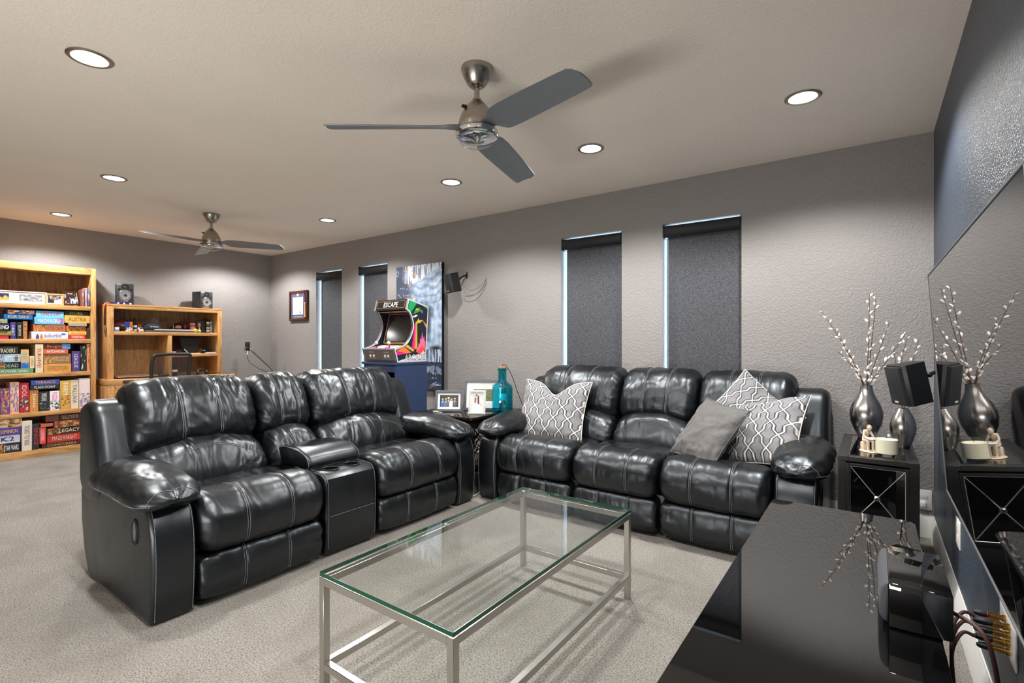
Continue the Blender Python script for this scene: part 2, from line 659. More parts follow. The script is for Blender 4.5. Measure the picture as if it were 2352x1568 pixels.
# ------------------------------------------------------------------ ceiling fans
def fan(x, y, a0, label):
    t = thing('ceiling_fan', label, 'ceiling fan', (x, y, H), 0, 'three-blade grey ceiling fans')
    G().lathe([(.0, 0), (.072, 0), (.074, -.006), (.070, -.022), (.058, -.050), (.044, -.075), (.036, -.084), (.030, -.088), (0, -.088)], 48, cap0=False, cap1=False).obj('canopy', M_NICKEL, t)
    G().cyl((0, 0, -.086), (0, 0, -.15), .0125, n=20).obj('downrod', M_NICKEL, t)
    G().lathe([(.0, -.142), (.020, -.143), (.021, -.150), (.030, -.158), (.048, -.178), (.066, -.205), (.078, -.232), (.083, -.255), (.0845, -.257), (.0845, -.262), (.087, -.284), (.084, -.290), (.0, -.291)], 48, cap0=False, cap1=False).obj('motor_housing', M_NICKEL, t)
    G().box(-.004, -.0795, -.200, .012, -.058, -.190, .001, M=RZ(-.35)).obj('reverse_switch', M_BLACK, t)
    G().lathe([(.080, -.291), (.098, -.294), (.100, -.303), (.096, -.318), (.090, -.322), (.0, -.322)], 48, cap0=False, cap1=False).obj('lamp_ring', M_CHROME, t)
    G().lathe([(.0, -.347), (.035, -.326), (.085, -.3225)], 40, cap0=False, cap1=False).obj('cone_reflector', M_CHROME, t)
    G().lathe([(.091, -.318), (.089, -.330), (.078, -.346), (.055, -.358), (.025, -.364), (.0, -.365)], 48, cap0=False, cap1=False).obj('lamp_bowl', M_GLASS, t)
    # blades: lofted strips, pitched, rooted in the hub
    for k in range(3):
        st = [(.070, .034, .036, 0), (.10, .034, .044, 6), (.130, .042, .066, 13), (.150, .056, .074, 17), (.175, .062, .076, 18), (.24, .066, .076, 19), (.40, .066, .072, 17), (.58, .062, .067, 15), (.640, .060, .064, 14), (.657, .050, .061, 14), (.666, .030, .056, 14)]
        nc = 8
        g = G()
        rows = []
        for r, ca, cb, pt in st:
            pt = rad(pt)
            row = []
            for side in (1, -1):
                for q in (range(nc + 1) if side == 1 else range(nc, -1, -1)):
                    s = q / nc
                    c = -ca + (ca + cb) * s
                    th = .0042 * math.sqrt(max(1 - (2 * s - 1) ** 4, .05))
                    camb = .006 * (1 - (2 * s - 1) ** 2)
                    zz = side * th + camb
                    row.append((r, c * math.cos(pt) + zz * math.sin(pt), -c * math.sin(pt) + zz * math.cos(pt) - .280 - .055 * (r - .07)))
            rows.append([g.bm.verts.new(p) for p in row])
        n = len(rows[0])
        for q, w in zip(rows, rows[1:]):
            for i in range(n):
                j = (i + 1) % n
                g.bm.faces.new((q[i], q[j], w[j], w[i]))
        g.bm.faces.new(rows[0][::-1])
        g.bm.faces.new(rows[-1])
        M = RZ(rad(a0 + 120 * k))
        for v in g.bm.verts:
            v.co = M @ v.co
        g.obj('blade', M_BLADE, t)
    return t


fan(-1.48, 1.78, 104, 'large grey three-blade ceiling fan hanging above the coffee table')
fan(-5.30, 2.28, 45, 'smaller-looking grey ceiling fan hanging by the desk')
# ------------------------------------------------------------------ leather couches
M_THREAD = mat('grey_thread', rgb(120, 124, 128), 0.7)
_nt, _p = pnode(M_THREAD)
_a = node(_nt, 'ShaderNodeAttribute', attribute_name='run')
_d = mth(_nt, 'GREATER_THAN', mth(_nt, 'FRACT', mth(_nt, 'MULTIPLY', _a.outputs['Fac'], 105.0)), 0.32)
setin(_nt, _p, 'Base Color', mixc(_nt, _d, rgb(20, 21, 22), rgb(138, 142, 146)))


def thread(name, lines, parent, r=0.0011):
    """stitching: thin tubes along the given polylines; 'run' carries the length for the dash colour"""
    bm = bmesh.new()
    lay = bm.verts.layers.float.new('run')
    for pts in lines:
        pts = [Vector(p) for p in pts]
        L, rings = 0.0, []
        a = None
        for i, p in enumerate(pts):
            t = (pts[min(i + 1, len(pts) - 1)] - pts[max(i - 1, 0)]).normalized()
            if a is None:
                a = t.cross(Vector((0.3, 0.2, 1))).normalized()
            a = (a - t * a.dot(t)).normalized()
            b = t.cross(a)
            if i: L += (p - pts[i - 1]).length
            ring = []
            for k in range(4):
                v = bm.verts.new(p + (a * math.cos(PI / 2 * k) + b * math.sin(PI / 2 * k)) * r)
                v[lay] = L
                ring.append(v)
            rings.append(ring)
        for q, w in zip(rings, rings[1:]):
            for k in range(4):
                bm.faces.new((q[k], q[(k + 1) % 4], w[(k + 1) % 4], w[k]))
    me = bpy.data.meshes.new(name)
    bm.to_mesh(me)
    bm.free()
    o = link_mesh(name, me, M_THREAD, parent)
    o['kind'] = 'stuff'
    return o


class Puff:
    """a stuffed cushion: closed profile swept across its width with rounded, gathered ends"""

    def __init__(s, prof, a, b, R, axis='x', npf=64, nx=40, crown=0.0, arch=0.0, archw=None, seams=(), crease=0.004, gather=0.003, seed=0, shape=None, sw=0.010):
        P = catmull(prof, npf)
        area = sum(P[i][0] * P[(i + 1) % npf][1] - P[(i + 1) % npf][0] * P[i][1] for i in range(npf))
        sg = 1 if area > 0 else -1
        cy, cz = sum(p[0] for p in P) / npf, sum(p[1] for p in P) / npf
        N = []
        for i in range(npf):
            tx, tz = P[(i + 1) % npf][0] - P[i - 1][0], P[(i + 1) % npf][1] - P[i - 1][1]
            l = math.hypot(tx, tz) or 1
            N.append((sg * tz / l, -sg * tx / l))
        half, mid = (b - a) / 2, (a + b) / 2
        ts = [math.sin(PI / 2 * (2 * i / nx - 1)) for i in range(nx + 1)]
        ts = [0.55 * t + 0.45 * (2 * i / nx - 1) for i, t in enumerate(ts)]
        for q in seams:
            for d in (-.012, -.006, 0, .006, .012):
                ts.append(q + d / half)
        s.ts = sorted(ts)
        s.P = []
        for t in s.ts:
            x = t * half
            e = max(0.0, (abs(x) - (half - R)) / R)
            o = R * (1 - math.sqrt(max(0.0, 1 - min(e, 1) ** 2)))
            fx, fz, dz = shape(t) if shape else (1, 1, 0)
            row = []
            for k in range(npf):
                y, z = P[k]
                ny, nz = N[k]
                wgt = archw(y, z) if archw else 1.0
                dn = crown * (1 - t * t)
                for q in seams:
                    dn -= .0075 * math.exp(-((x - q * half) / sw) ** 2)
                v = Vector((x + seed * 3.1, y * 1.0, z))
                nz1 = noise.noise(v * 7.5)
                rg = abs(noise.noise(v * 15 + Vector((nz1, 0, 3)))) * 2 - .55
                dn += crease * (nz1 * 1.1 + rg * 0.8)
                ee = max(0.0, (abs(t) - .62) / .38)
                dn += gather * ee * (noise.noise(Vector((seed * 1.7 + (9 if t > 0 else 0), y * 34, z * 34 + x * 6))) * 2.2)
                yy, zz = y + ny * dn, z + nz * dn
                dy, dz2 = cy - yy, cz - zz
                l = math.hypot(dy, dz2) or 1
                oo = min(o, l * 0.85)
                yy += dy / l * oo
                zz += dz2 / l * oo + arch * (1 - t * t) * wgt
                yy, zz = cy + (yy - cy) * fx, cz + (zz - cz) * fz + dz
                xx = mid + x
                row.append(Vector((xx, yy, zz)) if axis == 'x' else Vector((yy, xx, zz)))
            s.P.append(row)
        s.npf = npf

    def at(s, t, k, lift=0.0012):
        """surface point at station t (-1..1), profile index k (float)"""
        i = 0
        while i < len(s.ts) - 2 and s.ts[i + 1] < t:
            i += 1
        f = (t - s.ts[i]) / max(s.ts[i + 1] - s.ts[i], 1e-6)
        k0 = int(math.floor(k)) % s.npf
        k1 = (k0 + 1) % s.npf
        u = k - math.floor(k)
        p = (s.P[i][k0] * (1 - u) + s.P[i][k1] * u) * (1 - f) + (s.P[i + 1][k0] * (1 - u) + s.P[i + 1][k1] * u) * f
        n = (s.P[i + 1][k0] - s.P[i][k0]).cross(s.P[i][k1] - s.P[i][k0])
        c = sum(s.P[i], Vector()) / s.npf
        if n.dot(p - c) < 0: n = -n
        return p + n.normalized() * lift

    def obj(s, name, material, parent):
        g = G()
        rows = [[g.bm.verts.new(p) for p in r] for r in s.P]
        for q, w in zip(rows, rows[1:]):
            for k in range(s.npf):
                j = (k + 1) % s.npf
                g.bm.faces.new((q[k], q[j], w[j], w[k]))
        g.bm.faces.new(rows[0][::-1])
        g.bm.faces.new(rows[-1])
        return g.obj(name, material, parent, angle=75)

    def seam_lines(s, seams, half, k0, k1, off=.0055):
        out = []
        for q in seams:
            for d in (-off, off):
                n = int(abs(k1 - k0) * 1.5)
                out.append([s.at(q + d / half, k0 + (k1 - k0) * i / n) for i in range(n + 1)])
        return out


SEATP = [(.62, .30), (.64, .40), (.56, .447), (.42, .456), (.29, .455), (.20, .480), (.10, .490), (.02, .472), (-.035, .415), (-.05, .345), (-.035, .275), (.005, .240), (.08, .237), (.32, .25)]
FOOTP = [(.12, .228), (.03, .226), (-.006, .205), (-.020, .13), (-.010, .060), (.012, .036), (.12, .03)]
LUMBP = [(.78, .40), (.56, .395), (.460, .425), (.446, .475), (.483, .538), (.545, .590), (.65, .622), (.80, .615)]
BACKP = [(.69, .570), (.612, .588), (.568, .660), (.576, .765), (.622, .872), (.690, .947), (.775, .972), (.86, .955), (.912, .89), (.905, .72), (.82, .59)]
WINGP = [(.60, .42), (.63, .58), (.70, .76), (.745, .842), (.80, .874), (.88, .874), (.945, .846), (.965, .79), (.955, .60), (.93, .42), (.78, .36)]
PADP = [(-.135, .040), (-.118, .088), (-.060, .122), (.02, .128), (.09, .104), (.132, .055), (.125, .012), (.06, -.014), (-.05, -.016), (-.115, .002)]
ARMP = [(.020, .002), (.0, .02), (-.012, .14), (-.016, .26), (-.008, .37), (.018, .450), (.065, .492), (.20, .505), (.65, .515), (.86, .50), (.932, .42), (.926, .27), (.885, .12), (.815, .002)]


def seat_unit(t, a, b, seed, back_mat, narrow=False, seat=True, ea=0.0, eb=0.0):
    half = (b - a) / 2
    sm = (-.36, .36)
    if seat:
        c = Puff(SEATP, a + .004, b - .004, .075, crown=.008, seams=sm, crease=.0034, gather=.004, seed=seed)
        o = c.obj('seat_cushion', M_LEATHER, t)
        thread('stitching', c.seam_lines(sm, half, 22, 50), o)
        c = Puff(FOOTP, a + .006, b - .006, .035, npf=40, crown=.010, seams=sm, crease=.003, gather=.004, seed=seed + 5)
        o = c.obj('footrest_panel', M_LEATHER, t)
        thread('stitching', c.seam_lines(sm, half, 7, 29), o)
    a, b = a - ea, b + eb
    half = (b - a) / 2
    c = Puff(LUMBP, a + .006, b - .006, .06, npf=48, crown=.012, arch=.058, archw=lambda y, z: max(0.0, min(1.0, (z - .47) / .10)), crease=.005, gather=.004, seed=seed + 11)
    o = c.obj('lumbar_cushion', back_mat, t)
    n = 40
    thread('stitching', [[c.at(-.93 + 1.86 * i / n, 26.5 - 5.5 * (-.93 + 1.86 * i / n) ** 2 + dk) for i in range(n + 1)] for dk in (0, .6)], o)
    bs = (-.3, .3) if not narrow else (-.28, .38)
    c = Puff(BACKP, a + .002, b - .002, .085, crown=.012, arch=.055, archw=lambda y, z: max(0.0, min(1.0, (.73 - z) / .12)), seams=bs, crease=.0050, gather=.006, seed=seed + 23)
    o = c.obj('back_cushion', back_mat, t)
    thread('stitching', c.seam_lines(bs, half, 9, 40), o)


def arm(t, a, b, outer, seed, lever=False, shift=.012):
    """outer = -1 / +1: side of the arm that faces away from the seats"""
    g = G().prism(ARMP, a, b, 'x', .022, 4)
    g.obj('arm_panel', M_LEATHER_S, t, angle=50)
    lines = []
    for x in (a + .014, b - .014):
        lines.append([(x, y - .0012, z) for y, z in catmull(ARMP[1:8], 40, False)])
    thread('stitching', lines, t, .0012)
    c = (a + b) / 2 + outer * shift
    pad = Puff([(c + x * outer, .497 + z) for x, z in PADP], -.055, .66, .12, axis='y', nx=44, crown=.006, crease=.0045, gather=.004, seed=seed + 41,
               shape=lambda s: (1.0 - .10 * max(0, -s - .35), 1.0 - .22 * max(0, -s - .2), -.034 * max(0, -s - .1) - .012 * max(0, s)))
    o = pad.obj('arm_pad', M_LEATHER, t)
    n = 44
    ks = [pad.npf * q / 10 for q in (5.6, -.4)]
    thread('stitching', [[pad.at(-.93 + 1.86 * i / n, k) for i in range(n + 1)] for k in (ks[0],)] + [[pad.at(-.90, ks[0] - (ks[0] - pad.npf * .02) * i / n) for i in range(n + 1)]], o)
    w = Puff(WINGP, a - .005, b + .005, .05, npf=56, nx=20, crease=.0012, gather=.001, seed=seed + 57)
    w.obj('side_wing', M_LEATHER_S, t)
    if lever:
        x = a - .001 if outer < 0 else b + .001
        g = G()
        ring = [(x, .165 + .026 * math.cos(2 * PI * i / 36), .365 + .050 * math.sin(2 * PI * i / 36)) for i in range(37)]
        g.tube(ring, .0065, 8)
        o = g.obj('recline_latch', M_BLACK, t)
        G().prism([(.165 + .019 * math.cos(2 * PI * i / 28), .365 + .042 * math.sin(2 * PI * i / 28)) for i in range(28)], x - .003, x + .002, 'x').obj('latch_cup', M_GREYPL, o)


def body(t, a, b):
    G().prism([(.82, .05), (.945, .05), (.962, .40), (.955, .78), (.925, .865), (.86, .88), (.80, .80), (.78, .40)], a + .03, b - .03, 'x', .015, 2).obj('back_frame', M_LEATHER_S, t)
    G().box(a + .05, .07, .025, b - .05, .86, .245, .004).obj('base_frame', M_BLACK, t)


def cut_cups(ob, holes):
    """bore cup holders into the console top, then keep only the result"""
    g = G()
    for x, y in holes:
        g.lathe([(.040, .36), (.043, .60)], 32, T(x, y, 0))
    cutter = g.obj('cup_bore', M_BLACK)
    md = ob.modifiers.new('bore', 'BOOLEAN')
    md.operation = 'DIFFERENCE'
    md.object = cutter
    md.solver = 'EXACT'
    cutter.parent = ob.parent
    bpy.context.view_layer.update()
    me = bpy.data.meshes.new_from_object(ob.evaluated_get(bpy.context.evaluated_depsgraph_get()))
    ob.modifiers.clear()
    ob.data = me
    bpy.data.objects.remove(cutter)
    me.set_sharp_from_angle(angle=rad(40))


# loveseat with console
t = thing('leather_loveseat', 'two-seat black leather reclining loveseat with a cup holder console in its middle', 'couch', (-2.40, 1.83, 0), PI / 2)
body(t, -1.03, 1.02)
arm(t, -1.03, -.86, -1, 1, True)
seat_unit(t, -.855, -.232, 2, M_LEATHER_W, ea=.055, eb=-.042)
seat_unit(t, -.230, .130, 3, M_LEATHER_W, True, False, ea=.038, eb=-.052)
seat_unit(t, .134, .838, 4, M_LEATHER_W, ea=.052, eb=-.01)
arm(t, .845, 1.02, 1, 5, shift=-.03)
CONS = [(.012, .02), (.0, .05), (-.004, .20), (-.002, .36), (.012, .425), (.05, .452), (.18, .460), (.48, .462), (.48, .02)]
o = G().prism(CONS, -.218, .122, 'x', .014, 3).obj('console_box', M_LEATHER_S, t, angle=50)
HOLES = [(-.118, .105), (.022, .105)]
cut_cups(o, HOLES)
for x, y in HOLES:
    G().lathe([(.043, .4535), (.043, .458), (.046, .4605), (.049, .459), (.049, .4535)], 36, T(x, y, 0), False, False).obj('cup_holder', M_BLACK, t)
thread('stitching', [[(x, y - .0015, z + .001) for y, z in catmull(CONS[1:7], 36, False)] for x in (-.204, .108)] + [[(-.20 + .304 * i / 12, -.0058, .225) for i in range(13)]], t, .0011)
G().box(-.21, -.0065, .228, .114, .0, .233, .001).obj('console_seam', M_LEATHER_S, t)
c = Puff([(.50, .455), (.20, .455), (.165, .468), (.160, .492), (.185, .528), (.26, .556), (.36, .566), (.46, .558), (.515, .52)], -.222, .126, .020, npf=56, nx=24, crown=.004, crease=.001, gather=.001, seed=77)
o = c.obj('console_lid', M_LEATHER_S, t)
thread('piping', [[c.at(q, 4 + 40 * i / 50) for i in range(51)] for q in (-.965, .965)], o, .002)
bpy.context.view_layer.update()

# three-seat sofa
t = thing('leather_sofa', 'three-seat black leather reclining sofa holding four cushions below the two wide windows', 'couch', (-1.32, 2.93, 0))
body(t, -1.10, 1.10)
arm(t, -1.10, -.93, -1, 61, shift=-.012)
seat_unit(t, -.926, -.302, 62, M_LEATHER, ea=.02, eb=.065)
seat_unit(t, -.298, .282, 63, M_LEATHER, ea=-.066, eb=.055)
seat_unit(t, .286, .894, 64, M_LEATHER, ea=-.056, eb=.04)
arm(t, .90, 1.10, 1, 65, True)

# ------------------------------------------------------------------ cushions
def trellis():
    m = mat('grey_trellis_velvet', rgb(150, 148, 148), 0.8)
    nt, p = pnode(m)
    uv = node(nt, 'ShaderNodeUVMap')
    sp = node(nt, 'ShaderNodeSeparateXYZ')
    nt.links.new(uv.outputs[0], sp.inputs[0])
    u = mth(nt, 'MULTIPLY', sp.outputs[0], 10.0)
    v = mth(nt, 'MULTIPLY', sp.outputs[1], 5.6)
    xx = mth(nt, 'PINGPONG', u, 1.0)
    w = mth(nt, 'PINGPONG', v, 1.0)
    w1 = mth(nt, 'MINIMUM', mth(nt, 'MULTIPLY', w, 1.55), 0.5)
    w2 = mth(nt, 'MAXIMUM', mth(nt, 'MULTIPLY', mth(nt, 'SUBTRACT', w, 0.677), 1.55), 0.0)
    ln = mth(nt, 'ADD', w1, w2)
    d = mth(nt, 'ABSOLUTE', mth(nt, 'SUBTRACT', xx, ln))
    white = mth(nt, 'LESS_THAN', d, 0.08)
    black = mth(nt, 'MULTIPLY', mth(nt, 'GREATER_THAN', d, 0.12), mth(nt, 'LESS_THAN', d, 0.255))
    # darker thread comes and goes across the cloth
    fade = noise_tex(nt, uv.outputs[0], 3.0, 2.0)
    fade = ramp(nt, fade, [(0.35, (0.6, 0.6, 0.6)), (0.6, (1, 1, 1))])
    base = mixc(nt, noise_tex(nt, uv.outputs[0], 60, 2.0), rgb(104, 103, 106), rgb(140, 139, 142))
    c = mixc(nt, mth(nt, 'MULTIPLY', black, fade), base, rgb(40, 38, 38))
    c = mixc(nt, white, c, rgb(210, 206, 196))
    setin(nt, p, 'Base Color', c)
    h = mth(nt, 'SUBTRACT', 1.0, mth(nt, 'MAXIMUM', white, black))
    setin(nt, p, 'Normal', bump(nt, h, 0.35, 0.004))
    setin(nt, p, 'Sheen Weight', 0.12)
    return m


M_TRELLIS = trellis()
M_VELVET = mat('grey_velvet', rgb(112, 110, 108), 0.75, Sheen_Weight=0.2, Sheen_Roughness=0.4)
nt, p = pnode(M_VELVET)
n1 = noise_tex(nt, mapped(nt), 14, 4.0, 0.6, 0.7)
setin(nt, p, 'Base Color', mixc(nt, n1, rgb(70, 68, 67), rgb(104, 102, 100)))
setin(nt, p, 'Normal', bump(nt, noise_tex(nt, mapped(nt), 9, 3.0, 0.5, 1.0), 0.4, 0.03))


def pillow(label, material, c, w, h, th, rot, chop=0.0, seed=0, chop_w=.34):
    t = thing('throw_pillow', label, 'cushion', c, rot=rot, group='throw cushions on the sofa')
    n = 44
    vs, uv, fs = [], [], []
    for side in (1, -1):
        for j in range(n + 1):
            for i in range(n + 1):
                x, z = 2 * i / n - 1, 2 * j / n - 1
                x, z = math.sin(x * PI / 2) * .6 + x * .4, math.sin(z * PI / 2) * .6 + z * .4
                prof = ((1 - abs(x) ** 2.6) * (1 - abs(z) ** 2.6)) ** .62
                px = x * (1 - .085 * (1 - z * z) * abs(x))
                pz = z * (1 - .085 * (1 - x * x) * abs(z))
                d = chop * math.exp(-(x / chop_w) ** 2) * max(0.0, (z + .35) / 1.35) ** 1.6
                wr = noise.noise(Vector((x * 2.6 + seed, z * 2.6, side))) * .02 * (1 - prof * .5) + noise.noise(Vector((x * 6 + seed, z * 6, side + 4))) * .008
                vs.append((px * w / 2, side * -(th / 2 * prof * (1 + .25 * chop * 4 * abs(x) * max(z, 0)) + wr * (prof > .02)), pz * h / 2 - d * h))
                uv.append(((px + 1) / 2, (pz + 1) / 2))
    m1 = (n + 1) * (n + 1)
    idx = lambda s, i, j: s * m1 + j * (n + 1) + i
    for j in range(n):
        for i in range(n):
            fs.append((idx(0, i, j), idx(0, i + 1, j), idx(0, i + 1, j + 1), idx(0, i, j + 1)))
            fs.append((idx(1, i, j + 1), idx(1, i + 1, j + 1), idx(1, i + 1, j), idx(1, i, j)))
    me = bpy.data.meshes.new('cushion_cover')
    me.from_pydata(vs, [], fs)
    ul = me.uv_layers.new(name='UVMap')
    for l in me.loops:
        ul.data[l.index].uv = uv[l.vertex_index]
    bm = bmesh.new()
    bm.from_mesh(me)
    bmesh.ops.remove_doubles(bm, verts=bm.verts[:], dist=.0004)
    for f in bm.faces: f.smooth = True
    bm.to_mesh(me)
    bm.free()
    link_mesh('cushion_cover', me, material, t)
    # piped edge seam
    pts = []
    for k in range(4):
        for i in range(n):
            s = 2 * i / n - 1
            x, z = [(s, -1), (1, s), (-s, 1), (-1, -s)][k]
            px = x * (1 - .085 * (1 - z * z) * abs(x))
            pz = z * (1 - .085 * (1 - x * x) * abs(z))
            d = chop * math.exp(-(x / chop_w) ** 2) * max(0.0, (z + .35) / 1.35) ** 1.6
            pts.append((px * w / 2, 0, pz * h / 2 - d * h))
    g = G().tube(pts + pts[:1], .0035, 6, False)
    g.obj('edge_seam', material, t)
    return t


pillow('grey trellis cushion with a deeply chopped top, alone at the teal bottle end', M_TRELLIS, (-2.020, 3.345, .640), .58, .505, .17, (rad(-25), rad(0), rad(4)), .20, 1)
pillow('plain grey velvet cushion leaning on the trellis cushions', M_VELVET, (-.818, 3.205, .622), .41, .43, .15, (rad(-36), rad(5), rad(-40)), .0, 5)
pillow('grey trellis cushion in front, lying against the sofa arm beside the end table', M_TRELLIS, (-.552, 3.335, .640), .52, .475, .17, (rad(-38), rad(-9), rad(-20)), .04, 9, .45)
pillow('grey trellis cushion mostly hidden behind the velvet one, one corner pointing up', M_TRELLIS, (-.645, 3.480, .690), .455, .455, .14, (rad(-22), rad(38), rad(-10)), .0, 13)
# ------------------------------------------------------------------ coffee table
X0, X1, Y0, Y1, ZT = -1.505, -.900, .985, 2.190, .41
t = thing('coffee_table', 'rectangular glass-topped coffee table with a square-tube brushed steel frame on the carpet', 'coffee table', ((X0 + X1) / 2, (Y0 + Y1) / 2, 0))
q = .025
zf = ZT - .018
for x in (X0, X1 - q):
    for y in (Y0, Y1 - q):
        G().box(x, y, 0, x + q, y + q, zf, .0015, 1).obj('leg', M_STEEL, t, world=True)
for z in (zf - q, .085):
    for y in (Y0, Y1 - q):
        G().box(X0 + q, y + .0005, z, X1 - q, y + q - .0005, z + q, .0015, 1).obj('cross_rail', M_STEEL, t, world=True)
    for x in (X0, X1 - q):
        G().box(x + .0005, Y0 + q, z, x + q - .0005, Y1 - q, z + q, .0015, 1).obj('side_rail', M_STEEL, t, world=True)
g = G().box(X0 + .001, Y0 + .001, zf + .002, X1 - .001, Y1 - .001, ZT, .0015, 1)
o = g.obj('glass_top', clear_glass('table_glass', (0.955, 0.975, 0.965), 1.52, .02), t, world=True)
o.data.materials.append(M_GREENEDGE)
for f in o.data.polygons:
    if abs(f.normal.z) < .3: f.material_index = 1
for x in (X0 + .012, X1 - .012):
    for y in (Y0 + .012, (Y0 + Y1) / 2, Y1 - .012):
        G().cyl((x, y, zf), (x, y, zf + .002), .006, n=12).obj('bumper_pad', M_WHITEPL, t, world=True)

# ------------------------------------------------------------------ television, leaning forward on its wall mount
tilt = rad(3.9)
t = thing('wall_tv', 'big flat black television tilted forward on the charcoal wall, mirroring the room', 'television', (.218, 1.64, .648), 0, None)
t.rotation_euler = (0, -tilt, 0)
L2, HT = .712, .775
G().box(0.003, -L2, 0, .045, L2, HT, .004).obj('back_shell', M_BLACK, t)
G().box(-.002, -L2 + .006, .006, .003, L2 - .006, HT - .006, .0005, 1).obj('screen', M_SCREEN, t)
g = G()
for a in ((-L2, 0, L2, .006), (-L2, HT - .006, L2, HT), (-L2, .006, -L2 + .006, HT - .006), (L2 - .006, .006, L2, HT - .006)):
    g.box(-.004, a[0], a[1], .003, a[2], a[3], .0008, 1)
g.obj('bezel', M_GREYPL, t)
G().box(.045, -.20, .30, .072, .20, .60, .003).obj('wall_mount', M_BLACK, t)

# ------------------------------------------------------------------ media stand
t = thing('media_stand', 'low gloss black media stand with a mirror-like glass top under the television', 'tv stand', (-.10, 1.35, 0))
SX0, SX1, SY0, SY1, SZ = -.325, .122, .42, 2.252, .5475
g = G()
c = .03
g.prism([(SX0 + c, SY0), (SX1 - c, SY0), (SX1, SY0 + c), (SX1, SY1 - c), (SX1 - .01, SY1 - .01), (SX1 - c, SY1), (SX0 + .02, SY1), (SX0 + .006, SY1 - .006), (SX0, SY1 - .02), (SX0, SY0 + c)], SZ - .010, SZ, 'z', .0012, 1)
g.obj('glass_top', M_GLOSS, t, world=True, angle=25)
G().box(SX0 + .01, SY0 + .02, SZ - .045, SX1 - .01, SY1 - .02, SZ - .0105, .002).obj('top_frame', M_BLACK, t, world=True)
for y in (SY0 + .03, 1.33, SY1 - .055):
    G().box(SX0 + .012, y, .05, SX1 - .014, y + .025, SZ - .046, .002).obj('upright_panel', M_GLOSS, t, world=True)
G().box(SX0 + .012, SY0 + .03, .02, SX1 - .014, SY1 - .03, .049, .002).obj('base_panel', M_BLACK, t, world=True)
for a, b in ((SY0 + .056, 1.329), (1.356, SY1 - .056)):
    G().box(SX0 + .03, a, .26, SX1 - .03, b, .275, .001).obj('shelf', M_GLOSS, t, world=True)
    o = G().box(SX0 + .004, a + .002, .052, SX0 + .011, b - .002, SZ - .048, .0015).obj('door', M_GLOSS, t, world=True)
    G().cyl((SX0 + .003, (a + b) / 2, .30), (SX0 - .012, (a + b) / 2, .30), .006, .008, 14).obj('knob', M_CHROME, o, world=True)

# ------------------------------------------------------------------ centre loudspeaker on the stand
t = thing('center_speaker', 'small gloss black box speaker with a grey cloth grille lying on the media stand', 'loudspeaker', (.085, 1.50, SZ))
G().box(.030, 1.385, SZ + .003, .138, 1.64, SZ + .099, .0025, 2).obj('cabinet', M_GLOSS, t, world=True)
pts = [(.0295, SZ + .008), (.020, SZ + .010), (.013, SZ + .022), (.011, SZ + .05), (.014, SZ + .080), (.021, SZ + .093), (.0295, SZ + .095)]
G().prism(pts, 1.392, 1.632, 'y', .005, 3).obj('grille', mat('grey_grille_cloth', rgb(70, 71, 76), 0.9), t, world=True)
for y in (1.41, 1.615):
    G().cyl((.06, y, SZ), (.06, y, SZ + .003), .008, n=12).obj('rubber_foot', M_RUBBER, t, world=True)
    G().cyl((.118, y, SZ), (.125, y, SZ + .003), .008, n=12).obj('rubber_foot', M_RUBBER, t, world=True)

# ------------------------------------------------------------------ wall plates
t = thing('speaker_wall_plate', 'white wall plate with gold speaker posts low on the charcoal wall', 'wall plate', (XR, 1.87, .395))
G().box(XR - .006, 1.775, .338, XR - .0002, 1.965, .452, .003).obj('plate', M_WHITEPL, t, world=True)
CABLES = []
for j in range(4):
    for i in range(2):
        y, z = 1.835 + i * .05, .362 + j * .022
        o = G().lathe([(0, 0), (.009, 0), (.009, .006), (.007, .007), (.007, .014), (.008, .015), (.008, .022), (0, .022)], 14, T(XR - .006, y, z) @ RY(-PI / 2), False, False).obj('binding_post', M_GOLD, t, world=True)
for j in range(4):
    for i in range(2):
        y, z = 1.835 + i * .05, .362 + j * .022
        p = thing('banana_plug', '%s speaker plug in the %s row of the white wall plate' % (('black-banded gold', 'red-banded gold')[i], ('lowest', 'third', 'second', 'topmost')[j]), 'plug', (XR - .028, y, z), 0, 'speaker cable plugs in the wall plate')
        G().lathe([(0, 0), (.0075, 0), (.0075, .012), (.006, .013), (0, .013)], 12, T(XR - .0281, y, z) @ RY(-PI / 2), False, False).obj('collar', M_GOLD, p, world=True)
        G().lathe([(0, 0), (.0078, .001), (.0085, .010), (.0075, .024), (.004, .030), (0, .030)], 12, T(XR - .0412, y, z) @ RY(-PI / 2), False, False).obj('sleeve', M_RUBBER, p, world=True)
        G().cyl((XR - .0415, y, z), (XR - .0435, y, z), .0082, n=12).obj('color_band', ink(170, 30, 34) if i else M_BLACK, p, world=True)
M_CABLE = mat('brown_cable_jacket', rgb(74, 44, 40), 0.5)
for n, (zz, end, lab) in enumerate(((.43, (.205, 1.20, .02), 'outermost brown speaker cable looping down from the wall plate'), (.405, (.215, 1.62, .01), 'brown speaker cable dropping from the middle plugs to the carpet'), (.375, (.19, 1.75, .01), 'short brown speaker cable from the lowest plugs'))):
    pts = [(XR - .073, 1.85, zz), (XR - .10, 1.84, zz + .004), (XR - .125, 1.80, zz - .05), (XR - .12, 1.72, .22), (XR - .09, (1.72 + end[1]) / 2, .10), end]
    o = G().tube(catmull(pts, 40, False), .0045, 8).obj('speaker_cable', M_CABLE, None, at=end)
    info(o, lab, 'cable', 'brown speaker cables behind the media stand')
o = G().tube(catmull([(.1385, 1.43, SZ + .05), (.185, 1.36, SZ + .04), (.215, 1.42, .42), (.225, 1.55, .30), (.22, 1.62, .12), (.2, 1.6, .012)], 40, False), .0042, 8).obj('speaker_cable', M_CABLE, None, at=(.2, 1.6, .012))
info(o, 'brown cable coming from behind the small gloss speaker', 'cable', 'brown speaker cables behind the media stand')

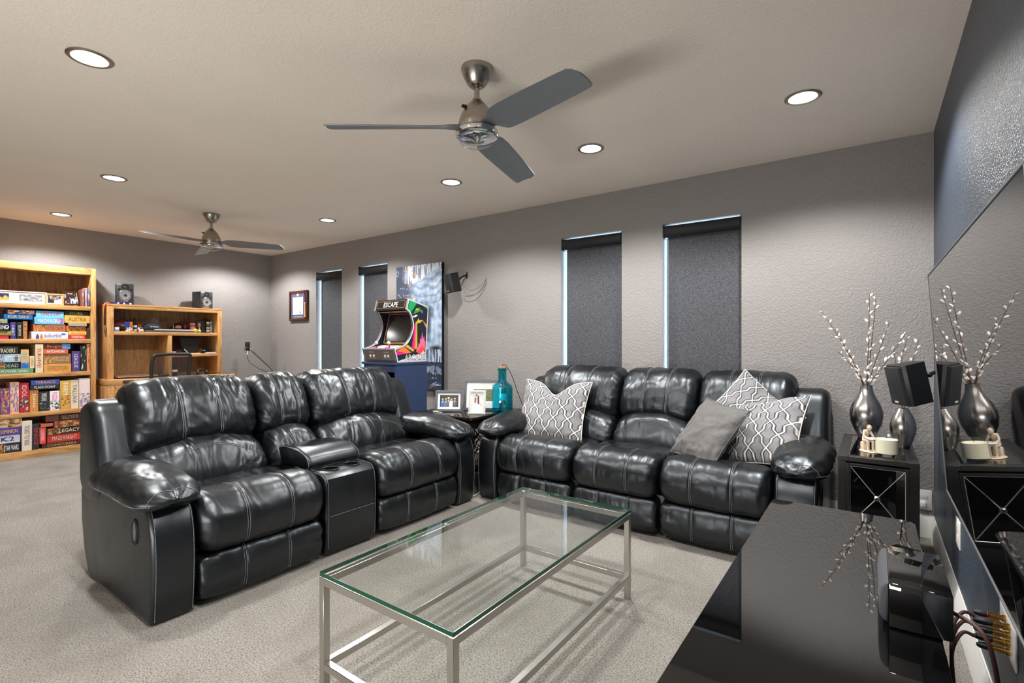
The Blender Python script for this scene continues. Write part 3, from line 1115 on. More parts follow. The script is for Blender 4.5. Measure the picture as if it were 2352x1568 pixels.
t = thing('wall_outlet', 'white outlet plate low on the charcoal wall under the television corner', 'outlet', (XR, 2.83, .365))
G().box(XR - .006, 2.775, .31, XR - .0002, 2.89, .425, .003).obj('plate', M_WHITEPL, t, world=True)
for z in (.342, .392):
    G().box(XR - .0075, 2.812, z - .017, XR - .0061, 2.852, z + .017, .001).obj('socket', M_WHITE, t, world=True)
t = thing('wall_outlet', 'white outlet plate on the taupe wall beside the end table', 'outlet', (.255, YW, .24))
G().box(.215, YW - .006, .165, .292, YW - .0002, .285, .003).obj('plate', M_WHITEPL, t, world=True)
o = G().box(.232, YW - .03, .185, .262, YW - .0065, .215, .003).obj('plug_adapter', M_WHITEPL, t, world=True)
for z in (.245,):
    G().box(.234, YW - .0075, z - .014, .272, YW - .0061, z + .014, .001).obj('socket', M_WHITE, t, world=True)

# ------------------------------------------------------------------ narrow end table beside the sofa
EX0, EX1, EY0, EY1, EZ = -.135, .172, 2.862, 3.565, .635
M_ETBL = mat('satin_black_wood', rgb(22, 21, 20), 0.38)
M_MIRROR = mat('dark_mirror', rgb(120, 118, 116), 0.03, 1.0)
M_DMIRROR = mat('black_mirror_glass', rgb(8, 8, 9), 0.02, ior=1.9)
t = thing('end_table', 'narrow black end table with mirrored top and crossed mirrored drawer', 'end table', ((EX0 + EX1) / 2, (EY0 + EY1) / 2, 0))
g = G()
fw = .045
for a in ((EX0, EY0, EX0 + fw, EY1), (EX1 - fw, EY0, EX1, EY1), (EX0 + fw, EY0, EX1 - fw, EY0 + fw), (EX0 + fw, EY1 - fw, EX1 - fw, EY1)):
    g.box(a[0], a[1], EZ - .022, a[2], a[3], EZ, .0008, 1)
g.obj('top_frame', M_ETBL, t, world=True)
G().box(EX0 + fw, EY0 + fw, EZ - .020, EX1 - fw, EY1 - fw, EZ - .0015).obj('top_mirror', M_MIRROR, t, world=True, smooth=False)
g = G()
for x in (EX0 + fw, EX1 - fw - .003):
    g.box(x, EY0 + fw, EZ - .002, x + .003, EY1 - fw, EZ + .0005)
g.obj('bevel_strip', M_CHROME, t, world=True, smooth=False)
for x in (EX0, EX1 - .035):
    for y in (EY0, EY1 - .035):
        G().box(x, y, 0, x + .035, y + .035, EZ - .0225, .0015, 1).obj('leg', M_ETBL, t, world=True)
g = G().box(EX0 + .004, EY0 + .036, .30, EX0 + .018, EY1 - .036, EZ - .0225, .001)
g.obj('side_panel', M_ETBL, t, world=True)
G().box(EX1 - .018, EY0 + .036, .30, EX1 - .004, EY1 - .036, EZ - .0225, .001).obj('side_panel', M_ETBL, t, world=True)
G().box(EX0 + .036, EY1 - .02, .30, EX1 - .036, EY1 - .006, EZ - .0225, .001).obj('back_panel', M_ETBL, t, world=True)
G().box(EX0 + .01, EY0 + .02, .10, EX1 - .01, EY1 - .02, .12, .001).obj('lower_shelf', M_ETBL, t, world=True)
G().box(EX0 + .02, EY0 + .02, .285, EX1 - .02, EY1 - .02, .30, .001).obj('drawer_floor', M_ETBL, t, world=True)
# drawer with mirrored face
DX0, DX1, DZ0, DZ1 = EX0 + .0355, EX1 - .0355, .305, EZ - .030
g = G()
for a in ((DX0, DZ0, DX0 + .012, DZ1), (DX1 - .012, DZ0, DX1, DZ1), (DX0 + .012, DZ0, DX1 - .012, DZ0 + .012), (DX0 + .012, DZ1 - .012, DX1 - .012, DZ1)):
    g.box(a[0], EY0 - .002, a[1], a[2], EY0 + .02, a[3], .0015, 1)
d = g.obj('drawer', M_ETBL, t, world=True)
G().box(DX0 + .0125, EY0 + .006, DZ0 + .0125, DX1 - .0125, EY0 + .02, DZ1 - .0125).obj('mirror_face', M_DMIRROR, d, world=True, smooth=False)
g = G()
a0, a1, b0, b1 = DX0 + .014, DX1 - .014, DZ0 + .014, DZ1 - .014
for p0, p1 in (((a0, b0), (a1, b1)), ((a0, b1), (a1, b0)), ((a0, b0), (a1, b0)), ((a0, b1), (a1, b1)), ((a0, b0), (a0, b1)), ((a1, b0), (a1, b1))):
    g.tube([(p0[0], EY0 + .005, p0[1]), (p1[0], EY0 + .005, p1[1])], .0022, 6)
g.obj('lattice', M_CHROME, d, world=True)
G().lathe([(0, .020), (.007, .019), (.0125, .012), (.012, .006), (.006, .002), (.006, -.004)], 20, T((DX0 + DX1) / 2, EY0 + .003, (DZ0 + DZ1) / 2) @ RX(PI / 2), False, True).obj('knob', M_CHROME, d, world=True)

# ------------------------------------------------------------------ vases and pussy willow
VA = [(0, .0), (.036, .0), (.040, .004), (.058, .045), (.074, .085), (.080, .125), (.078, .155), (.066, .195), (.047, .230), (.035, .258), (.030, .285), (.0285, .298), (.0265, .298), (.027, .28), (.030, .25), (.0, .20)]
VB = [(0, .0), (.026, .0), (.030, .004), (.041, .035), (.052, .075), (.056, .105), (.053, .135), (.043, .165), (.031, .188), (.024, .203), (.022, .203), (.026, .18), (.0, .14)]
VPA, VPB = (-.027, 3.490), (.128, 3.262)
for prof, (x, y), lab in ((VA, VPA, 'tall pewter bulb vase at the rear of the end table'), (VB, VPB, 'small pewter bulb vase at the wall side of the end table')):
    o = G().lathe(prof, 48, None, False, False).obj('metal_vase', M_VASE, None)
    o.location = (x, y, EZ - .001)
    info(o, lab, 'vase', 'pewter bulb vases')
M_BARK = mat('brown_twig_bark', rgb(92, 58, 40), 0.6)
M_CATKIN = mat('white_catkin_fur', rgb(236, 233, 226), 0.8, Sheen_Weight=.4)
catkin = bpy.data.meshes.new('catkin')
_g = G().lathe([(0, 0), (.0042, .003), (.0058, .009), (.0050, .016), (.0028, .021), (0, .023)], 10, None, False, False)
for f in _g.bm.faces: f.smooth = True
_g.bm.to_mesh(catkin)
catkin.materials.append(M_CATKIN)
rnd = random.Random(7)


def branch(base, pts, label, nk, r0=.0036):
    P = catmull(pts, 30, False)
    t = thing('willow_branch', label, 'branch', base, 0, 'pussy willow branches in the vases')
    G().tube(P, [r0 * (1 - .7 * i / 29) for i in range(30)], 7).obj('twig', M_BARK, t, world=True)
    for i in range(nk):
        f = .36 + .62 * (i + .5 * rnd.random()) / nk
        k = min(int(f * 29), 28)
        p = Vector(P[k]).lerp(Vector(P[k + 1]), f * 29 - k)
        d = (Vector(P[k + 1]) - Vector(P[k])).normalized()
        side = Vector((math.cos(i * 2.4 + rnd.random()), math.sin(i * 2.4 + rnd.random()), 0))
        side = (side - d * side.dot(d)).normalized()
        ax = (d * .82 + side * .57).normalized()
        o = bpy.data.objects.new('catkin', catkin)
        COL.objects.link(o)
        o.parent = t
        s = rnd.uniform(.85, 1.35) * (1.0 if f < .9 else .85)
        o.matrix_basis = T(*(p + side * .0035 - Vector(base))) @ ax.to_track_quat('Z', 'Y').to_matrix().to_4x4() @ Matrix.Diagonal((s, s, s, 1))


# tips measured on a plane through the vases
x, y = VPA
zb = EZ + .19
zn = EZ + .298
for i, (tip, mid, lab, nk) in enumerate((
        ((-.250, 3.45, 1.375), (-.125, 3.46, 1.14), 'willow branch reaching farthest towards the sofa from the tall vase', 13),
        ((-.180, 3.55, 1.255), (-.095, 3.52, 1.08), 'short willow branch beside the outermost one in the tall vase', 11),
        ((-.155, 3.40, 1.120), (-.085, 3.45, 1.03), 'lowest willow branch on the sofa side of the tall vase', 9),
        ((-.012, 3.50, 1.455), (-.016, 3.49, 1.20), 'straight tall willow branch in the middle of the tall vase', 14),
        ((.020, 3.56, 1.450), (.000, 3.53, 1.20), 'tall willow branch just behind the middle one in the tall vase', 13),
        ((.080, 3.47, 1.290), (.030, 3.48, 1.12), 'medium willow branch leaning towards the black wall', 10),
        ((.150, 3.42, 1.235), (.062, 3.45, 1.065), 'long willow branch bending low across the small speaker', 13))):
    branch((x, y, zn), [(x + (mid[0] - x) * .10, y + (mid[1] - y) * .10, zb), (x + (mid[0] - x) * .16, y + (mid[1] - y) * .16, zn), mid, tip], lab, nk)
x, y = VPB
zb, zn = EZ + .13, EZ + .203
for tip, mid, lab, nk in (
        ((.150, 3.25, 1.215), (.118, 3.255, 1.05), 'tallest willow branch of the small vase, rising above the speaker', 11),
        ((.195, 3.28, 1.195), (.160, 3.27, 1.04), 'straight willow branch of the small vase nearest the black wall', 10),
        ((.085, 3.20, 1.150), (.108, 3.235, 1.00), 'thin willow branch of the small vase leaning to the camera', 8)):
    branch((x, y, zn), [(x + (mid[0] - x) * .10, y + (mid[1] - y) * .10, zb), (x + (mid[0] - x) * .16, y + (mid[1] - y) * .16, zn), mid, tip], lab, nk, .003)

# ------------------------------------------------------------------ candle and figurine
t = thing('jar_candle', 'cream candle in a clear glass tumbler on the mirrored end table', 'candle', (.056, 2.985, EZ - .001))
G().lathe([(0, 0), (.046, 0), (.0478, .003), (.0478, .108), (.0468, .109), (.0448, .108), (.0444, .014), (0, .011)], 40, None, False, False).obj('glass_tumbler', clear_glass('tumbler_glass', (.97, .98, .975), 1.45), t)
G().lathe([(0, .012), (.0438, .015), (.0438, .080), (.030, .082), (0, .0815)], 40, None, False, False).obj('wax', mat('cream_wax', rgb(240, 230, 205), 0.55, Subsurface_Weight=.3, Subsurface_Radius=(.02, .015, .01)), t)
G().cyl((0, 0, .081), (.001, 0, .090), .0012, n=6).obj('wick', M_BLACK, t)

t = thing('seated_figurine', 'small carved pale figurine sitting bent over an open book beside the candle', 'figurine', (-.022, 3.075, EZ - .001), rad(28))
M_RESIN = mat('aged_ivory_resin', rgb(205, 186, 165), 0.55)
bm = bmesh.new()
sk = [((0, .012, .052), .014), ((0, .010, .074), .013), ((0, -.004, .096), .012), ((0, -.013, .106), .006), ((-.013, -.002, .098), .007), ((-.021, -.014, .076), .0055), ((-.012, -.030, .066), .0045),
      ((.013, -.002, .098), .007), ((.021, -.014, .076), .0055), ((.012, -.030, .066), .0045), ((-.010, .004, .050), .009), ((-.012, -.034, .054), .008), ((-.011, -.032, .020), .0055), ((-.011, -.035, .006), .005), ((-.012, -.050, .004), .004),
      ((.010, .004, .050), .009), ((.012, -.034, .054), .008), ((.011, -.032, .020), .0055), ((.011, -.035, .006), .005), ((.012, -.050, .004), .004)]
ed = [(0, 1), (1, 2), (2, 3), (2, 4), (4, 5), (5, 6), (2, 7), (7, 8), (8, 9), (0, 10), (10, 11), (11, 12), (12, 13), (13, 14), (0, 15), (15, 16), (16, 17), (17, 18), (18, 19)]
me = bpy.data.meshes.new('figure_body')
me.from_pydata([p for p, r in sk], ed, [])
fb = link_mesh('figure_body', me, M_RESIN, t)
sm = fb.modifiers.new('skin', 'SKIN')
for i, (p, r) in enumerate(sk):
    me.skin_vertices[0].data[i].radius = (r, r)
me.skin_vertices[0].data[0].use_root = True
ss = fb.modifiers.new('sub', 'SUBSURF')
ss.levels = ss.render_levels = 2
sm.use_smooth_shade = True
G().ball((0, -.022, .118), .0125, 18, 12, (.9, 1.05, 1.1)).obj('head', M_RESIN, t)
G().ball((0, -.0185, .121), .0128, 18, 12, (.95, .95, 1.0)).obj('hair', mat('carved_brown_hair', rgb(120, 88, 62), 0.6), t)
G().box(-.016, .000, 0, .016, .030, .041, .004).obj('seat_block', M_RESIN, t)
G().poly([(-.022, -.044, .066), (0, -.038, .062), (.022, -.044, .066), (-.022, -.022, .074), (0, -.018, .070), (.022, -.022, .074), (-.022, -.044, .064), (0, -.038, .060), (.022, -.044, .064), (-.022, -.022, .072), (0, -.018, .068), (.022, -.022, .072)],
         [(0, 1, 4, 3), (1, 2, 5, 4), (9, 10, 7, 6), (10, 11, 8, 7), (0, 6, 7, 1), (1, 7, 8, 2), (3, 4, 10, 9), (4, 5, 11, 10), (0, 3, 9, 6), (2, 8, 11, 5)]).obj('open_book', M_PAPER, t, smooth=False)
G().lathe([(0, 0), (.040, 0), (.042, .002), (.040, .004), (0, .004)], 24, T(0, -.02, 0) @ Matrix.Diagonal((.9, 1.2, 1, 1)), False, False).obj('plinth', M_RESIN, t)


# ------------------------------------------------------------------ satellite speakers on wall brackets
def satellite(label, M, wall_pt, wall_rot):
    """local: front faces -Y; tapered cabinet"""
    t = thing('satellite_speaker', label, 'loudspeaker', wall_pt, 0, 'small black satellite speakers on wall brackets')
    w0, w1, d, h = .066, .040, .115, .190
    fr, bk = -d / 2, d / 2
    g = G().prism([(-w0 + .012, fr + .004), (-w0, fr + .018), (-w1, bk), (w1, bk), (w0, fr + .018), (w0 - .012, fr + .004)], 0, h, 'z', .003, 2, M)
    g.obj('cabinet', M_BLACK, t, world=True)
    G().prism([(-w0 + .008, fr + .003), (-w0 + .014, fr - .008), (-.02, fr - .014), (.02, fr - .014), (w0 - .014, fr - .008), (w0 - .008, fr + .003)], .006, h - .006, 'z', .003, 2, M).obj('grille', mat('black_grille_cloth', rgb(26, 27, 29), 0.85), t, world=True)
    G().box(-.012, fr - .0155, .018, .012, fr - .0142, .026, M=M).obj('badge', ink(200, 200, 200), t, world=True)
    b0 = M @ Vector((0, bk, h * .62))
    W = Vector(wall_pt)
    n = Vector(wall_rot)
    G().tube([b0, b0.lerp(W + n * .03, .7), W + n * .006], [.008, .009, .010], 12).obj('bracket_arm', M_BLACK, t, world=True)
    G().ball(b0.lerp(W, .25), .013, 16, 10).obj('ball_joint', M_BLACK, t, world=True)
    q = n.to_track_quat('Z', 'Y').to_matrix().to_4x4()
    G().lathe([(0, .008), (.014, .008), (.019, .004), (.019, .0005), (0, .0005)], 24, T(*W) @ q @ Matrix.Diagonal((.75, 2.0, 1, 1)), False, False).obj('bracket_plate', M_BLACK, t, world=True)
    return t


satellite('small black speaker on a bracket beside the painting, cable curling to the wall', T(-3.40, 3.745, 1.675) @ RZ(rad(-22)) @ RX(rad(13)), (-3.385, YW, 1.862), (0, -1, 0))
o = G().tube(catmull([(-3.335, 3.80, 1.735), (-3.30, 3.84, 1.70), (-3.24, 3.86, 1.70), (-3.16, 3.88, 1.75), (-3.125, YW - .001, 1.815)], 30, False), .0035, 6).obj('speaker_cable', mat('clear_cable', rgb(120, 116, 110), .4), None, at=(-3.125, YW, 1.815))
info(o, 'thin grey cable looping from the speaker by the painting into the wall', 'cable', 'thin wall speaker cables')
o = G().tube(catmull([(-3.345, 3.79, 1.725), (-3.31, 3.83, 1.655), (-3.22, 3.86, 1.655), (-3.14, 3.89, 1.73), (-3.122, YW - .001, 1.812)], 30, False), .0035, 6).obj('speaker_cable', MATS['clear_cable'], None, at=(-3.122, YW, 1.812))
info(o, 'lower of the two thin cables looping from the speaker by the painting', 'cable', 'thin wall speaker cables')
satellite('small black speaker on a bracket in front of the small vase and willow', T(.160, 2.985, .892) @ RZ(rad(-62)) @ RX(rad(12)), (XR, 3.10, 1.045), (-1, 0, 0))

# ------------------------------------------------------------------ corner side table between the couches
TX0, TX1, TY0, TY1, TZ = -3.150, -2.525, 2.965, 3.660, .585
t = thing('side_table', 'square espresso wood side table in the corner between the two couches', 'side table', ((TX0 + TX1) / 2, (TY0 + TY1) / 2, 0))
M_ETOP = mat('espresso_gloss_top', rgb(28, 23, 21), 0.10, ior=1.6)
G().prism([(TX0, TY0 + .015), (TX0 + .015, TY0), (TX1 - .015, TY0), (TX1, TY0 + .015), (TX1, TY1 - .015), (TX1 - .015, TY1), (TX0 + .015, TY1), (TX0, TY1 - .015)], TZ - .022, TZ, 'z', .004, 2).obj('table_top', M_ETOP, t, world=True)
for x in (TX0 + .035, TX1 - .095):
    for y in (TY0 + .035, TY1 - .095):
        g = G()
        g.poly([(x, y, TZ - .0225), (x + .06, y, TZ - .0225), (x + .06, y + .06, TZ - .0225), (x, y + .06, TZ - .0225), (x + .008, y + .008, 0), (x + .05, y + .008, 0), (x + .05, y + .05, 0), (x + .008, y + .05, 0)],
               [(0, 1, 2, 3), (7, 6, 5, 4), (0, 4, 5, 1), (1, 5, 6, 2), (2, 6, 7, 3), (3, 7, 4, 0)])
        g.obj('leg', M_ESPRESSO, t, smooth=False, world=True)
for a in ((TX0 + .096, TY0 + .045, TX1 - .096, TY0 + .067), (TX0 + .096, TY1 - .067, TX1 - .096, TY1 - .045), (TX0 + .045, TY0 + .096, TX0 + .067, TY1 - .096), (TX1 - .067, TY0 + .096, TX1 - .045, TY1 - .096)):
    G().box(a[0], a[1], TZ - .105, a[2], a[3], TZ - .0225, .001, 1).obj('apron', M_ESPRESSO, t, world=True)
o = G().box(TX0 + .24, TY0 + .043, TZ - .096, TX1 - .10, TY0 + .0448, TZ - .03, .0008, 1).obj('drawer', M_ESPRESSO, t, world=True)
G().box(TX0 + .06, TY0 + .06, .13, TX1 - .06, TY1 - .06, .15, .002).obj('lower_shelf', M_ESPRESSO, t, world=True)

M_PFRAME = mat('slate_frame', rgb(84, 86, 94), 0.4)
M_DKFRAME = mat('dark_brown_frame', rgb(52, 26, 20), 0.3)


def skin_head(u, v, cx, cy, r, hair, skin=(.93, .72, .62)):
    d = math.hypot((u - cx) / r, (v - cy) / (r * 1.25))
    if d < 1:
        return hair if (v - cy) > r * .45 or d > .86 else skin
    return None


def pic_family(u, v):
    c = (.12 + .1 * u, .14 + .1 * v, .16 + .06 * v)
    for cx, cy, cl, hair in ((.15, .66, (.20, .36, .62), (.2, .13, .1)), (.33, .68, (.40, .42, .46), (.35, .2, .12)), (.47, .75, (.34, .37, .42), (.7, .7, .72)), (.62, .66, (.90, .86, .84), (.35, .25, .18)), (.80, .70, (.36, .33, .35), (.3, .2, .15))):
        w = .105
        if v < cy - .13 and abs(u - cx) < w * min(1, (cy - v) / .30 + .2):
            c = cl if abs(u - cx) > .02 or v < cy - .3 else (.85, .68, .6)
        h = skin_head(u, v, cx, cy, .062, hair)
        if h: c = h
    return c


def pic_garden(u, v):
    n = noise.noise(Vector((u * 14, v * 12, 2)))
    if v < .45: return (.25 + .2 * n, .45 + .2 * n, .25) if noise.noise(Vector((u * 22, v * 18, 7))) < .2 else (.75, .3, .28)
    return (.45 + .15 * n, .45 + .12 * n, .33)


def pic_bride(u, v):
    c = (.78, .77, .77)
    if v < .62 and abs(u - .48) < .10 + (.62 - v) * .62: c = (.90, .92, .93)
    if .30 < v < .64 and abs(u - .70 - (.5 - v) * .8) < .07: c = (.86, .66, .62)
    if .50 < v < .66 and abs(u - .52) < .13: c = (.86, .68, .62)
    if v > .40 and ((abs(u - .60) < .07 and v < .85) or (abs(u - .34) < .05 and .45 < v < .75)): c = (.2, .13, .12)
    h = skin_head(u, v, .45, .79, .105, (.2, .13, .12), (.88, .68, .62))
    return h or c


def photo_frame(label, x, y, z, w, h, bar, depth, fm, pic, mat_w, rz=0.0, lean=10, nx=60, ny=40, name='framed_photo', group='photo frames on the side table', easel=True):
    """stands on z, leaning back; front faces -Y before rz"""
    t = thing(name, label, 'picture frame', (x, y, z + .001 + depth * math.sin(rad(lean))), 0, group)
    t.rotation_euler = (rad(-lean), 0, rz)
    g = G()
    for a in ((-w / 2, 0, w / 2, bar), (-w / 2, h - bar, w / 2, h), (-w / 2, bar, -w / 2 + bar, h - bar), (w / 2 - bar, bar, w / 2, h - bar)):
        g.box(a[0], 0, a[1], a[2], depth, a[3], .0012, 1)
    g.obj('frame_bars', fm, t)
    G().box(-w / 2 + bar * .6, depth * .55, bar * .6, w / 2 - bar * .6, depth * .8, h - bar * .6).obj('mat_board', M_PAPER, t, smooth=False)
    art('photograph', w - 2 * bar - 2 * mat_w, h - 2 * bar - 2 * mat_w, nx, ny, pic, t, T(0, depth * .54, bar + mat_w))
    if easel:
        G().poly([(-.02, depth, h * .55), (.02, depth, h * .55), (.025, depth + h * .22, .004), (-.025, depth + h * .22, .004), (-.02, depth + .003, h * .55), (.02, depth + .003, h * .55), (.025, depth + .003 + h * .22, .004), (-.025, depth + .003 + h * .22, .004)],
                 [(0, 1, 2, 3), (7, 6, 5, 4), (0, 4, 5, 1), (2, 6, 7, 3), (1, 5, 6, 2), (3, 7, 4, 0)]).obj('easel_back', M_BLACK, t, smooth=False)
    return t


# frames turned towards the camera
photo_frame('slate framed photo of five people standing in a row', -2.900, 3.115, TZ, .235, .178, .020, .022, M_PFRAME, pic_family, .018, rad(32))
photo_frame('large slate frame with wide white mat at the rear of the side table', -2.715, 3.340, TZ, .330, .262, .021, .024, M_PFRAME, pic_garden, .058, rad(30))
t = photo_frame('small beaded silver frame with a photo of a bride in a white dress', -2.605, 3.130, TZ, .140, .195, .019, .012, mat('beaded_silver', rgb(214, 212, 206), 0.35, 0.3), pic_bride, .001, rad(30), 9, 40, 60)
g = G()
for i in range(13):
    for zz in (.0095, .1855):
        g.ball((-.062 + i * .0103, -.001, zz), .0052, 8, 6)
for i in range(1, 17):
    for xx in (-.0605, .0605):
        g.ball((xx, -.001, .0095 + i * .0103), .0052, 8, 6)
o = g.obj('frame_beads', MATS['beaded_silver'], t)
o['kind'] = 'stuff'

# teal bottle lamp
t = thing('bottle_lamp', 'tall teal glass bottle with a cork and a cord, on the side table', 'bottle', (-2.555 + .035, 3.365, TZ))
bx = clear_glass('teal_glass', (.28, .80, .86), 1.5, .01)
G().lathe([(0, 0), (.078, 0), (.086, .006), (.088, .02), (.088, .205), (.080, .228), (.058, .246), (.040, .258), (.035, .275), (.035, .352), (.043, .356), (.043, .368), (.036, .372), (.031, .372), (.031, .27), (.054, .238), (.080, .215), (.082, .02), (.0, .010)], 48, None, False, False).obj('bottle_glass', bx, t)
G().lathe([(0, .350), (.029, .350), (.031, .372), (.031, .386), (0, .386)], 24, None, False, False).obj('cork', mat('cork', rgb(170, 120, 86), .8), t)
G().tube(catmull([(0, 0, .386), (.008, .0, .402), (.030, .004, .398), (.050, .010, .372), (.058, .06, .30), (.060, .15, .14), (.062, .22, .035), (.063, .25, .004)], 40, False), .0028, 8).obj('cord', M_BLACK, t)
g = G()
M_FIL = mat('white_lamp_coil', rgb(200, 235, 238), .3)
hel = [(.030 * math.cos(i * .5), .030 * math.sin(i * .5), .100 + i * .00062) for i in range(90)]
G().tube(hel, .003, 6).obj('lamp_coil', M_FIL, t)
G().tube([(0, 0, .35), (.02, 0, .25), (.028, 0, .155)], .0015, 6).obj('coil_wire', M_BLACK, t)
# pen lying on the table
o = G().cyl((-3.02, 3.055, TZ + .005), (-2.90, 3.035, TZ + .005), .0045, .0035, 10).obj('white_pen', M_WHITEPL, None, at=(-2.96, 3.045, TZ))
info(o, 'white pen lying near the front edge of the side table', 'pen')

# openwork basket under the table
t = thing('openwork_basket', 'round basket of tangled black and silver strips under the side table', 'basket', (-2.66, 3.12, .151))
t.location = (-2.730, 3.245, .151)
r2 = random.Random(3)
for k in range(26):
    a0, a1 = r2.uniform(0, 2 * PI), r2.uniform(.8, 2.2)
    z0, z1 = r2.uniform(.01, .27), r2.uniform(.01, .27)
    pts = [((.095 + .012 * math.sin(i * .7 + k)) * math.cos(a0 + a1 * i / 11), (.095 + .012 * math.sin(i * .7 + k)) * math.sin(a0 + a1 * i / 11), z0 + (z1 - z0) * i / 11 + .015 * math.sin(i + k)) for i in range(12)]
    G().tube(pts, .0055, 6).obj('strip', M_CHROME if k % 2 else M_BLACK, t)
G().lathe([(0, 0), (.09, 0), (.09, .008), (0, .008)], 24, None, False, False).obj('basket_base', M_BLACK, t)
o = G().tube(catmull([(-2.49, 2.86, .006), (-2.47, 2.80, .006), (-2.455, 2.86, .006), (-2.47, 2.98, .006), (-2.52, 3.1, .006), (-2.6, 3.5, .006), (-2.66, YW - .03, .02)], 40, False), .0035, 6).obj('power_cord', M_WHITEPL, None, at=(-2.47, 2.9, 0))
info(o, 'white cord lying on the carpet in the gap between the couches', 'cable')

# ------------------------------------------------------------------ arcade cabinet on its blue pedestal
AX0, AX1 = -4.012, -3.550
SIDE = [(3.262, 1.586), (3.527, 1.523), (3.486, .986), (3.128, .986), (3.090, 1.112)]
CURVE = catmull([(3.090, 1.112), (3.208, 1.147), (3.273, 1.205), (3.317, 1.30), (3.317, 1.362), (3.284, 1.444), (3.235, 1.484)], 26, False)
OUT = [(3.262, 1.586), (3.527, 1.523), (3.486, .986), (3.128, .986)] + CURVE
t = thing('arcade_cabinet', 'tabletop arcade machine with ESCAPE marquee and bright space art on its side', 'arcade machine', ((AX0 + AX1) / 2, 3.30, .985))
M_SIDE = mat('navy_side_print', rgb(24, 32, 46), 0.35)
M_TMOLD = mat('silver_t_molding', rgb(205, 205, 210), 0.3)
for x0 in (AX0, AX1 - .016):
    o = G().prism(OUT, x0, x0 + .016, 'x', .001, 1).obj('side_panel', M_SIDE, t, smooth=False, world=True)
    loop = [(x0 + .008, y, z) for y, z in OUT]
    g = G()
    n = len(OUT)
    cy, cz = 3.34, 1.25
    e = .0125
    ins = []
    for i in range(n):
        a, b, c = Vector(OUT[i - 1]), Vector(OUT[i]), Vector(OUT[(i + 1) % n])
        d1, d2 = (b - a).normalized(), (c - b).normalized()
        nn = Vector((d1.y, -d1.x)) + Vector((d2.y, -d2.x))
        nn = nn.normalized() * e / max(.45, nn.length / 2)
        ins.append(tuple(b + nn))
    ya = x0 - .001
    yb = x0 + .017
    V = []
    for x in (ya, yb):
        V.append([g.bm.verts.new((x, y, z)) for y, z in OUT])
        V.append([g.bm.verts.new((x, y, z)) for y, z in ins])
    for i in range(n):
        j = (i + 1) % n
        g.bm.faces.new((V[0][i], V[0][j], V[1][j], V[1][i]))
        g.bm.faces.new((V[2][i], V[2][j], V[3][j], V[3][i]))
        g.bm.faces.new((V[0][i], V[0][j], V[2][j], V[2][i]))
    g.obj('edge_molding', M_TMOLD, o, world=True, smooth=False)
    if x0 > AX0:
        sidep = o
XP = AX1 + .0006


def flat(name, pts, colr, parent, lift=0.0):
    """flat printed patch on the cabinet side"""
    g = G()
    vs = [g.bm.verts.new((XP + lift, y, z)) for y, z in pts]
    g.bm.faces.new(vs)
    return g.obj(name, ink(*colr), parent, smooth=False, world=True)


MAG, ORA, YEL, GRN, PNK, RED, WHT = (236, 20, 140), (244, 120, 60), (200, 180, 50), (16, 160, 84), (250, 110, 150), (240, 70, 70), (226, 226, 228)
flat('print_patch', [(3.276, 1.567), (3.368, 1.545), (3.290, 1.450), (3.258, 1.487)], GRN, sidep)
flat('print_patch', [(3.452, 1.525), (3.512, 1.511), (3.509, 1.494)], GRN, sidep)
flat('print_patch', [(3.322, 1.441), (3.357, 1.496), (3.408, 1.507), (3.426, 1.475)], (40, 150, 60), sidep)
flat('print_patch', [(3.350, 1.478), (3.366, 1.500), (3.392, 1.497), (3.386, 1.484)], YEL, sidep, .0003)
flat('print_patch', [(3.428, 1.487), (3.440, 1.484), (3.444, 1.455), (3.432, 1.458)], (215, 130, 150), sidep)
flat('print_patch', [(3.314, 1.425), (3.326, 1.420), (3.357, 1.437), (3.383, 1.431), (3.35, 1.413), (3.318, 1.409)], WHT, sidep)
flat('print_patch', [(3.346, 1.352), (3.380, 1.385), (3.393, 1.406), (3.400, 1.386), (3.452, 1.388), (3.415, 1.362), (3.385, 1.356)], YEL, sidep, .0003)
flat('print_patch', [(3.343, 1.352), (3.304, 1.113), (3.336, 1.108), (3.354, 1.352)], MAG, sidep)
flat('print_patch', [(3.354, 1.352), (3.336, 1.108), (3.354, 1.108), (3.363, 1.353)], ORA, sidep)
flat('print_patch', [(3.363, 1.353), (3.354, 1.108), (3.377, 1.118), (3.372, 1.358)], YEL, sidep)
flat('print_patch', [(3.112, 1.086), (3.250, 1.067), (3.122, 1.054)], MAG, sidep)
flat('print_patch', [(3.113, 1.093), (3.240, 1.067), (3.300, 1.075), (3.240, 1.112), (3.215, 1.131)], ORA, sidep)
flat('print_patch', [(3.221, 1.134), (3.250, 1.150), (3.339, 1.100), (3.320, 1.083)], YEL, sidep)
flat('print_patch', [(3.445, 1.387), (3.506, 1.340), (3.504, 1.318)], ORA, sidep)
flat('print_patch', [(3.445, 1.385), (3.504, 1.318), (3.503, 1.300)], YEL, sidep)
flat('print_patch', [(3.360, 1.085), (3.372, 1.120), (3.384, 1.118), (3.394, 1.165), (3.408, 1.155), (3.412, 1.215), (3.428, 1.195), (3.439, 1.278), (3.452, 1.200), (3.466, 1.240), (3.472, 1.180), (3.481, 1.190), (3.477, 1.10), (3.42, 1.06)], PNK, sidep)
flat('print_patch', [(3.372, 1.075), (3.385, 1.10), (3.40, 1.095), (3.412, 1.13), (3.425, 1.11), (3.437, 1.15), (3.450, 1.115), (3.465, 1.13), (3.470, 1.075), (3.42, 1.05)], RED, sidep, .0003)
flat('print_patch', [(3.42, 1.05), (3.428, 1.075), (3.440, 1.07), (3.452, 1.098), (3.462, 1.075), (3.474, 1.085), (3.474, 1.02), (3.43, 1.03)], WHT, sidep, .0006)
